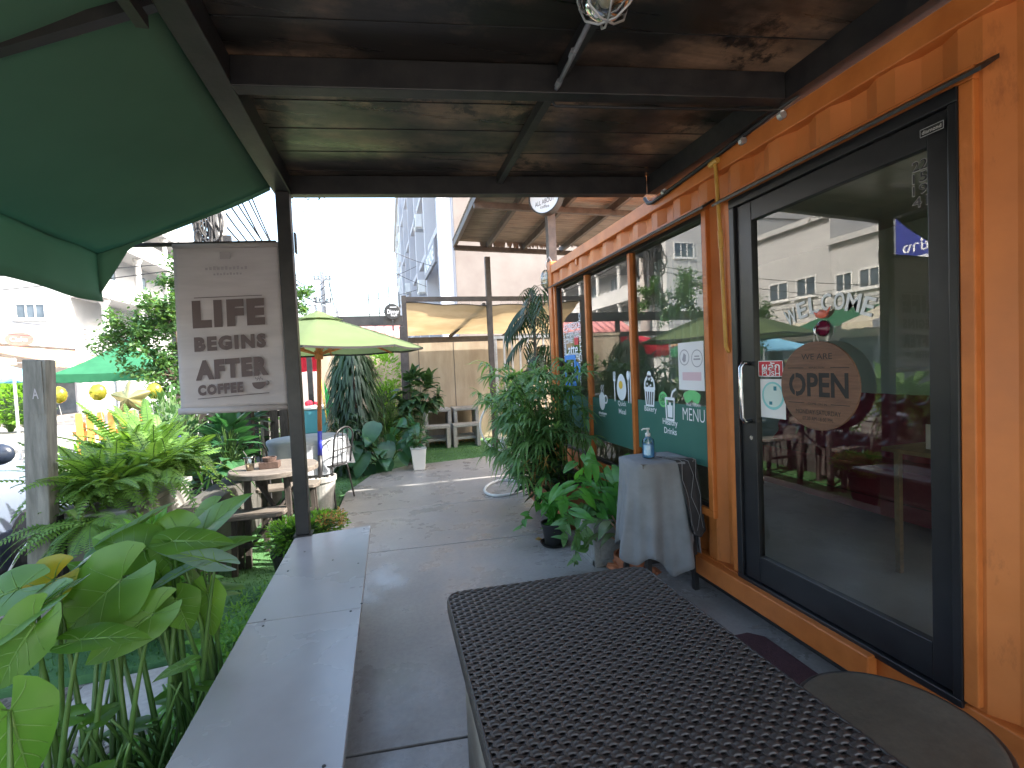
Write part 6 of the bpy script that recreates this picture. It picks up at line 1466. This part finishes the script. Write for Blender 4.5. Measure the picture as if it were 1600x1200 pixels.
# ================================================================== STREET: POLES AND WIRES
def pole(label, c, h, r_, arms, lean=(0, 0)):
    c = Vector(c); t = thing('utility_pole', label, 'pole', c, 'concrete utility poles along the street')
    tp = c+Vector((lean[0], lean[1], h)); MB().tube([c, tp], [r_*1.25, r_*.8], 10).build('pole', 'pole_concrete', t, smooth=True)
    for z, wd in arms:
        b = c.lerp(tp, z/h); MB().box(b+Vector((-wd, -.06, -.05)), b+Vector((wd, .06, .05))).build('crossarm', 'pole_concrete', t); mb = MB()
        for k in (-.9, -.45, .45, .9): mb.lathe(b+Vector((k*wd, 0, .05)), [(.03, 0), (.06, .05), (.03, .1), (.06, .15), (.02, .25)], 8)
        mb.build('insulator', 'brown_steel', t)
    return t
np_ = on_y(342, 360, 13); pole('near concrete utility pole wrapped in tangled cables above the banner', (np_.x, 13, -.1), 9.2, .16, [(8.4, .9)])
mb = MB()
for i in range(12):
    c = Vector((np_.x+random.uniform(-.35, .1), 13+random.uniform(-.3, .1), random.uniform(4.2, 6.2))); r_ = random.uniform(.16, .34); ph0 = random.uniform(0, 6)
    mb.tube([c+Vector((r_*math.cos(a+ph0)*.8, r_*.35*math.sin(a*2), r_*math.sin(a+ph0)*1.25)) for a in [j*6.2832/20 for j in range(21)]], .028, 5, False)
for i in range(14): x = np_.x+random.uniform(-.42, .16); mb.tube([Vector((x+random.uniform(-.1, .1), 12.8, z)) for z in (3.2, 4.2, 5.2, 6.4, 7.4)], random.uniform(.018, .034), 5)
mb.box((np_.x-.35, 12.75, 5.4), (np_.x-.12, 12.9, 5.85)); mb.box((np_.x+.12, 12.8, 4.6), (np_.x+.3, 12.9, 4.95))
tag(mb.build('cable_tangle', 'cable', smooth=False), 'tangle of coiled black cables bundled on the near utility pole', 'cables', kind='stuff')
f1 = on_y(503, 430, 34); pole('far utility pole seen right of the black post with a crossarm on top', (f1.x, 34, -.1), f1.z+.3, .16, [(f1.z-.2, .55), (f1.z-1.7, .5)])
f2 = on_y(527, 487, 60); pole('most distant utility pole low on the skyline beside the umbrella top', (f2.x, 60, -.1), f2.z+.6, .17, [(f2.z, .8)])
f3 = on_y(491, 455, 44); pole('slim grey utility pole between the two farther poles on the street', (f3.x, 44, -.1), f3.z-.4, .12, [])
def wires(label, ends, r_=.012, grp='overhead cables along the street'):
    mb = MB()
    for a, b, sag in ends:
        a, b = Vector(a), Vector(b); mb.tube([a.lerp(b, q)+Vector((0, 0, -sag*4*q*(1-q))) for q in [i/16 for i in range(17)]], r_, 4, False)
    tag(mb.build('overhead_cables', 'cable'), label, 'cables', grp)
P0 = Vector((np_.x, 13, 0)); NP = lambda z, dx=0: Vector((np_.x+dx, 13, z))
wires('fan of thin cables running from the near pole towards the camera and roof', [(NP(5.2+.28*i, -.3+.1*i), Vector((-4.6+.45*i+random.uniform(-.2, .2), -12, 4.6+.5*i)), .5) for i in range(9)], .02)
wires('bundle of cables running from the near pole away down the street', [(NP(5.0+.25*i, -.2+.08*i), Vector((f1.x+random.uniform(-.4, .4), 34, f1.z-1.8+.3*(i % 6))), .8+.1*i) for i in range(9)], .022)
wires('cables dropping from the near pole behind the banner to the right', [(NP(7.6-.3*i, .1), Vector((1.9+.2*i, 19+4*i, 5.6-.15*i)), .5) for i in range(2)], .010)
wires('black cables crossing the white building at the left of the picture', [(NP(4.3+.12*i, -.1), Vector((-22, 15-3*i, 4.0+.2*i)), .6) for i in range(2)]+[(Vector((-15.2, -8, 4.2+.3*i)), Vector((-15.2, 46, 4.6+.25*i)), .7) for i in range(3)], .013)
wires('far cables between the distant poles and the grey shophouses', [(Vector((f1.x+.4, 34, f1.z-.2*i)), Vector((f2.x, 60, f2.z-.1*i)), .6) for i in range(4)]+[(Vector((f1.x+.4, 34, f1.z-1.0-.5*i)), Vector((2.35, 27, 7.6-1.4*i)), .4) for i in range(2)], .014)

# ================================================================== BUILDINGS
def win_on(parent, o, xd, w_, h_, mat='wall_glass', frame_=.06, mull=1, proud=.03, sill=True, fm='white_plastic'):
    """a window let into a facade: frame, pane, sill; o = lower left corner on the wall face, xd along it"""
    o, xd = Vector(o), Vector(xd).normalized(); up = Vector((0, 0, 1)); nd = xd.cross(up); f = MB()
    def bx(a0, b0, a1, b1, d0, d1, m):
        m.add([o+xd*a+up*b+nd*d for d in (d0, d1) for a, b in ((a0, b0), (a1, b0), (a1, b1), (a0, b1))], [(3, 2, 1, 0), (4, 5, 6, 7), (0, 1, 5, 4), (1, 2, 6, 5), (2, 3, 7, 6), (3, 0, 4, 7)])
    bx(-frame_, -frame_, 0, h_+frame_, .002, proud+.03, f); bx(w_, -frame_, w_+frame_, h_+frame_, .002, proud+.03, f); bx(0, h_, w_, h_+frame_, .003, proud+.03, f); bx(0, -frame_, w_, 0, .003, proud+.03, f)
    for k in range(mull): x = w_*(k+1)/(mull+1); bx(x-frame_*.35, 0, x+frame_*.35, h_, .004, proud+.02, f)
    if sill: bx(-frame_*2, -frame_*1.9, w_+frame_*2, -frame_*1.02, .004, proud+.10, f)
    wn = f.build('window', fm, parent); g_ = MB(); bx(.001, .001, w_-.001, h_-.001, .005, .012, g_); g_.build('pane', mat, wn); return wn
# white balconied building on the left
cb = on_y(105, 460, 34); XB = cb.x
t = thing('white_building', 'tall white building with columned balconies beyond the street on the left', 'building', (XB, 34, -.1))
MB().box((XB-22, 34, -.1), (XB, 62, 13.2)).build('wall', 'white_wall', t)
a, b = on_y(27, 497, 34), on_y(69, 476, 34); win_on(t, (a.x, 34, a.z), (1, 0, 0), b.x-a.x, b.z-a.z, mull=2, frame_=.09)
for k in (-5.5, -11): win_on(t, (a.x+k, 34, a.z), (1, 0, 0), 1.7, 1.1, mull=2, frame_=.09)
for k in (0, -5.5): win_on(t, (a.x+k, 34, a.z+4.2), (1, 0, 0), 1.7, 1.1, mull=2, frame_=.09)
for z in (3.6, 7.1, 10.6, 13.2):
    MB().box((XB+.001, 34.2, z-.28), (XB+1.7, 62, z)).build('balcony_slab', 'white_wall', t)
    if z < 13: MB().box((XB+1.55, 34.2, z+.001), (XB+1.68, 62, z+.95)).build('balustrade', 'white_wall', t)
    else: MB().box((XB-22, 33.9, 13.21), (XB+1.75, 62.2, 14.1)).build('parapet', 'white_wall', t)
for y in (35, 39.5, 44, 48.5, 53, 57.5, 61.5):
    for z0_, z1_ in ((3.601, 6.819), (7.101, 10.319), (10.601, 12.919)):
        MB().lathe((XB+1.35, y, z0_), [(.30, 0), (.30, .25), (.20, .35), (.17, z1_-z0_-.4), (.28, z1_-z0_-.2), (.28, z1_-z0_)], 14).build('column', 'white_wall', t)
for y in (36.2, 40.6, 45.2, 49.6, 54.2):
    for z in (4.6, 8.1, 11.3): win_on(t, (XB, y+1.6, z), (0, -1, 0) if False else (0, 1, 0), 1.5, 1.6 if z < 11 else 1.1, mull=1, frame_=.10, fm='grey_wall')
MB().box((XB-9, 38, 14.11), (XB-3, 46, 16.2)).build('roof_room', pm('blue_shed', (.22, .42, .52), (.26, .46, .56), 1, .8), t)
# row of low shops with awnings on the far pavement
def shop(label, x, y0, y1, h, mat, awn, nstripe=0, zaw=(3.1, 2.2), dep=2.4, wins=(), name='shop_building'):
    t = thing(name, label, 'shop', (x, (y0+y1)/2, -.1))
    MB().box((x-9, y0, -.1), (x, y1, h)).build('wall', mat, t); MB().box((x-9.1, y0-.02, h+.001), (x+.25, y1+.02, h+.25)).build('parapet', mat, t)
    MB().box((x+.002, y0+.4, -.08), (x+.05, y1-.4, 2.1)).build('shopfront', 'wall_glass', t)
    for (wy, wz, ww, wh) in wins: win_on(t, (x, wy, wz), (0, 1, 0), ww, wh, mull=1, frame_=.08)
    if awn:
        a_ = thing('shop_awning', label.split(' with ')[0]+' awning', 'awning', (x, (y0+y1)/2, zaw[0])) if False else None
        n = max(1, nstripe)
        for k in range(n):
            ya, yb = y0+.1+(y1-y0-.2)*k/n, y0+.1+(y1-y0-.2)*(k+1)/n
            m = MB().grid(lambda u, v: Vector((x+.06+dep*v, ya+(yb-ya)*u, zaw[0]+(zaw[1]-zaw[0])*v-.06*math.sin(math.pi*v))), 4, 6)
            m.grid(lambda u, v: Vector((x+.06+dep, ya+(yb-ya)*u, zaw[1]-.22*v-.04*v*abs(math.sin((ya+(yb-ya)*u)*7)))), 16, 1)
            m.build('awning', awn[k % len(awn)], t)
        for y in (y0+.15, y1-.15): MB().tube([(x+.04, y, zaw[1]-.1), (x+.06+dep, y, zaw[1])], .03, 6).build('awning_arm', 'galv', t)
    return t
XS = -15.7
shop('low grey shop with rust and cream striped awning at the far left', XS-1.5, 24.5, 32.5, 3.6, 'grey_wall', ['rust_stripe', 'cream_stripe'], 9, (3.5, 2.6), 3.2)
b1 = shop('white three storey shophouse with small blue windows reflected in the glass door', XS, 17.2, 23.6, 7.6, 'white_wall', ['cream_stripe'], 0, (3.0, 2.7), 1.2, [(22, 6.2, .9, .8), (19.6, 4.3, 1.1, .8), (22, 4.3, 1.0, .8), (18.0, 4.3, 1.0, .8)])
b2 = shop('lower white shophouse with boarded upper wall reflected beside the taller one', XS+.01, 14.6, 17.18, 6.3, 'white_wall', ['green_canvas'], 1, (3.4, 2.5), 2.6, [(15.0, 4.2, .8, .7), (16.2, 4.2, .7, .7)])
b3 = shop('single storey shop with cream and slate striped awning across the street', XS, 8.4, 14.55, 3.7, 'grey_wall', ['cream_stripe', 'slate_stripe'], 5, (3.6, 2.6), 2.6)
b4 = shop('long plain single storey shop with green awning across the street', XS, -4, 8.3, 3.8, 'cream_wall', ['green_canvas'], 1, (3.3, 2.5), 2.4)
t = thing('billboard', 'big blue and white roadside billboard above the single storey shop', 'billboard', (XS+.6, 12.2, 4.0))
MB().box((XS+.5, 9.2, 4.9), (XS+.62, 13.9, 7.2)).build('panel', 'blue_board', t); MB().box((XS+.5, 9.2, 4.1), (XS+.63, 13.9, 4.899)).build('strip', 'sign_white', t)
mb = MB()
for y in (9.6, 13.3): mb.box((XS+.38, y-.06, 3.9), (XS+.499, y+.06, 7.3))
mb.build('frame', 'galv', t)
mb = MB(); write(mb, 'ช่าง', Vector((XS+.622, 13.2, 5.3)), (0, 1, 0), (0, 0, 1), .45, .9, .01, .004); mb.build('lettering', 'sign_white', t)
mb = MB(); write(mb, 'ต', Vector((XS+.632, 13.3, 4.5)), (0, 1, 0), (0, 0, 1), .4, .4, .02, .004); mb.build('lettering', 'black_plastic', t)
c = on_y(31, 530, 26); t = thing('red_lightbox', 'small red oval sign standing above the far striped awning', 'sign', c)
MB().lathe(c, [(.001, -.06), (.53, -.06), (.56, 0), (.53, .06), (.001, .06)], 28, (0, -1, 0)).build('panel', pm('faded_red', (.70, .20, .18), None), t)
o = t.children[0]; 
for v in o.data.vertices: v.co.z *= .55
MB().box((c.x-.04, 25.98, 3.0), (c.x+.04, 26.02, c.z-.5)).build('pole', 'galv', t)
mb = MB(); write(mb, 'Ciaka', c+Vector((0, -.065, 0)), (1, 0, 0), (0, 0, 1), .2, .65, .01, .004); mb.build('lettering', 'sign_white', t)
for i, (px, lab) in enumerate(((14, 'pale potted shrub on the far pavement at the left edge'), (42, 'yellow green potted shrub on the far pavement next to the wooden post'))):
    c = on_y(px, 640, 21); bush('pavement_shrub', lab, [((c.x, 21, .9), (.8, .5, .75))], 420, (.14, .28), (.08, .15), 'limeleaf', kind='leaf', center=(c.x, 21, -.05), group='shrubs on the far pavement')
# shophouse terrace on the right
t = thing('shophouse_block', 'tall grey shophouse block with a peeling pale end wall behind the lean-to roof', 'building', (2.7, 18, -.1))
n0, n1 = on_y(712, 460, 18), on_y(640, 460, 40)
FX = lambda y: n0.x+(n1.x-n0.x)*(y-18)/22
ZH = on_y(640, 300, 40).z
MB().prism([(FX(18), 18, -.1), (16, 18, -.1), (16, 40, -.1), (FX(40), 40, -.1)], (0, 0, ZH+.1)).build('wall', 'grey_wall', t)
MB().prism([(FX(18)+.05, 17.96, -.1), (16, 17.96, -.1), (16, 17.998, -.1), (FX(18)+.05, 17.998, -.1)], (0, 0, ZH)).build('end_wall', 'cream_wall', t)
yd_ = Vector((n1.x-n0.x, 22, 0)).normalized(); nl = Vector((0, 0, 1)).cross(yd_)
if nl.x > 0: nl = -nl
def fbox(y0, y1, z0_, z1_, d0, d1, m):
    m.add([Vector((FX(y), y, z))+nl*d for d in (d0, d1) for y, z in ((y0, z0_), (y1, z0_), (y1, z1_), (y0, z1_))], [(3, 2, 1, 0), (4, 5, 6, 7), (0, 1, 5, 4), (1, 2, 6, 5), (2, 3, 7, 6), (3, 0, 4, 7)]); return m
for y in (18.05, 22.4, 26.8, 31.2, 35.6, 39.6): fbox(y, y+.35, -.1, ZH+.5, .002, .55, MB()).build('pilaster', 'grey_wall', t)
for i, y in enumerate((19.0, 23.3, 27.7, 32.1, 36.4)):
    for j in range(6):
        z = 1.0+j*3.1
        if z > ZH-2: continue
        wn = fbox(y, y+2.6, z, z+1.9, .002, .10, MB()).build('window', 'white_plastic', t); fbox(y+.1, y+2.5, z+.1, z+1.8, .101, .11, MB()).build('pane', 'wall_glass', wn)
        fbox(y-.3, y+2.9, z-.35, z-.1, .003, .5, MB()).build('ledge', 'grey_wall', t)
g_ = MB()
for k in range(14): fbox(19.05+.18*k, 19.08+.18*k, 7.2, 9.1, .12, .15, g_)
g_.build('window_grille', 'galv', t)
sb_ = thing('shop_signboard', 'dark shop signboard with pale lettering on the grey shophouse block', 'sign', (FX(20), 20, 5.5)); zs = on_y(700, 405, 20).z
fbox(18.5, 22.3, zs-.45, zs+.45, .56, .66, MB()).build('board', pm('grey_board', (.20, .20, .22), None), sb_)
mb = MB(); write(mb, 'A. RICHLINE', Vector((FX(20.4), 20.4, zs))+nl*.665, -yd_, (0, 0, 1), .55, 3.2, .03, .004); mb.build('lettering', 'sign_white', sb_)
# air conditioners on the facade
for k, (y, z) in enumerate(((22.9, 5.2), (27.1, 4.4), (31.5, 6.6), (23.0, 8.3))):
    a_ = thing('air_conditioner', ('white air conditioner under the signboard corner of the shophouse block', 'white air conditioner low on the second bay of the shophouse block', 'white air conditioner on the third bay of the shophouse block', 'upper white air conditioner on the first bay of the shophouse block')[k], 'air conditioner', (FX(y), y, z), 'air conditioners on the shophouse block')
    fbox(y, y+.8, z, z+.6, .57, .9, MB()).build('case', 'white_plastic', a_, bevel=.02); cc = Vector((FX(y+.35), y+.35, z+.3))+nl*.905; MB().lathe(cc, [(.22, 0), (.24, .01), (.001, .012)], 18, nl).build('fan_grille', 'black_plastic', a_)
    fbox(y+.1, y+.7, z-.06, z-.002, .36, .85, MB()).build('bracket', 'galv', a_)
t = thing('far_block', 'farther stepped grey block at the end of the shophouse row', 'building', (2.2, 48, -.1))
q = on_y(631, 380, 48); z2 = on_y(626, 365, 52).z
MB().box((on_y(626, 420, 44).x, 41, -.1), (14, 60, z2)).build('wall', 'grey_wall', t); MB().box((on_y(626, 420, 44).x-.2, 40.9, z2+.001), (14, 60, z2+.5)).build('parapet', 'white_wall', t)
for j in range(5):
    for y in (43, 48, 53): win_on(t, (on_y(626, 420, 44).x, y+2, 2+j*3.1), (0, -1, 0), 2, 1.6, mull=1, frame_=.1)
# rusty antenna frame on the skyline
c = on_y(600, 470, 40); t = thing('antenna_frame', 'thin lattice antenna frame on the skyline right of the umbrella', 'antenna', (c.x, 40, 0)); mb = MB()
for k in range(4): mb.tube([(c.x-1.2+.8*k, 40, -.1), (c.x-1.2+.8*k, 40, c.z+1.2-.5*(k % 2))], .05, 4)
for z in (2, 4, 5.4, 6.2): mb.tube([(c.x-1.2, 40, z), (c.x+1.2, 40, z+.3)], .035, 4)
mb.build('lattice', 'brown_steel', t)
# overhanging sprig at the roof edge
c = on_y(500, 306, 4.0); mb = MB(); st = MB()
for i in range(16): leaf4(mb, c+Vector((random.uniform(-.08, .08), random.uniform(-.05, .05), random.uniform(-.05, .07))), .045, .016, rdir(-1.4, .2))
t = thing('leaf_sprig', 'small dark sprig of leaves dangling at the front roof edge', 'leaves', c+Vector((0, 0, .08))); mb.build('foliage', 'darkleaf', t)
MB().tube([c+Vector((-.1, 0, .16)), c+Vector((-.02, 0, .05)), c+Vector((.05, 0, -.04))], .004, 4).build('stem', 'trunk', t)
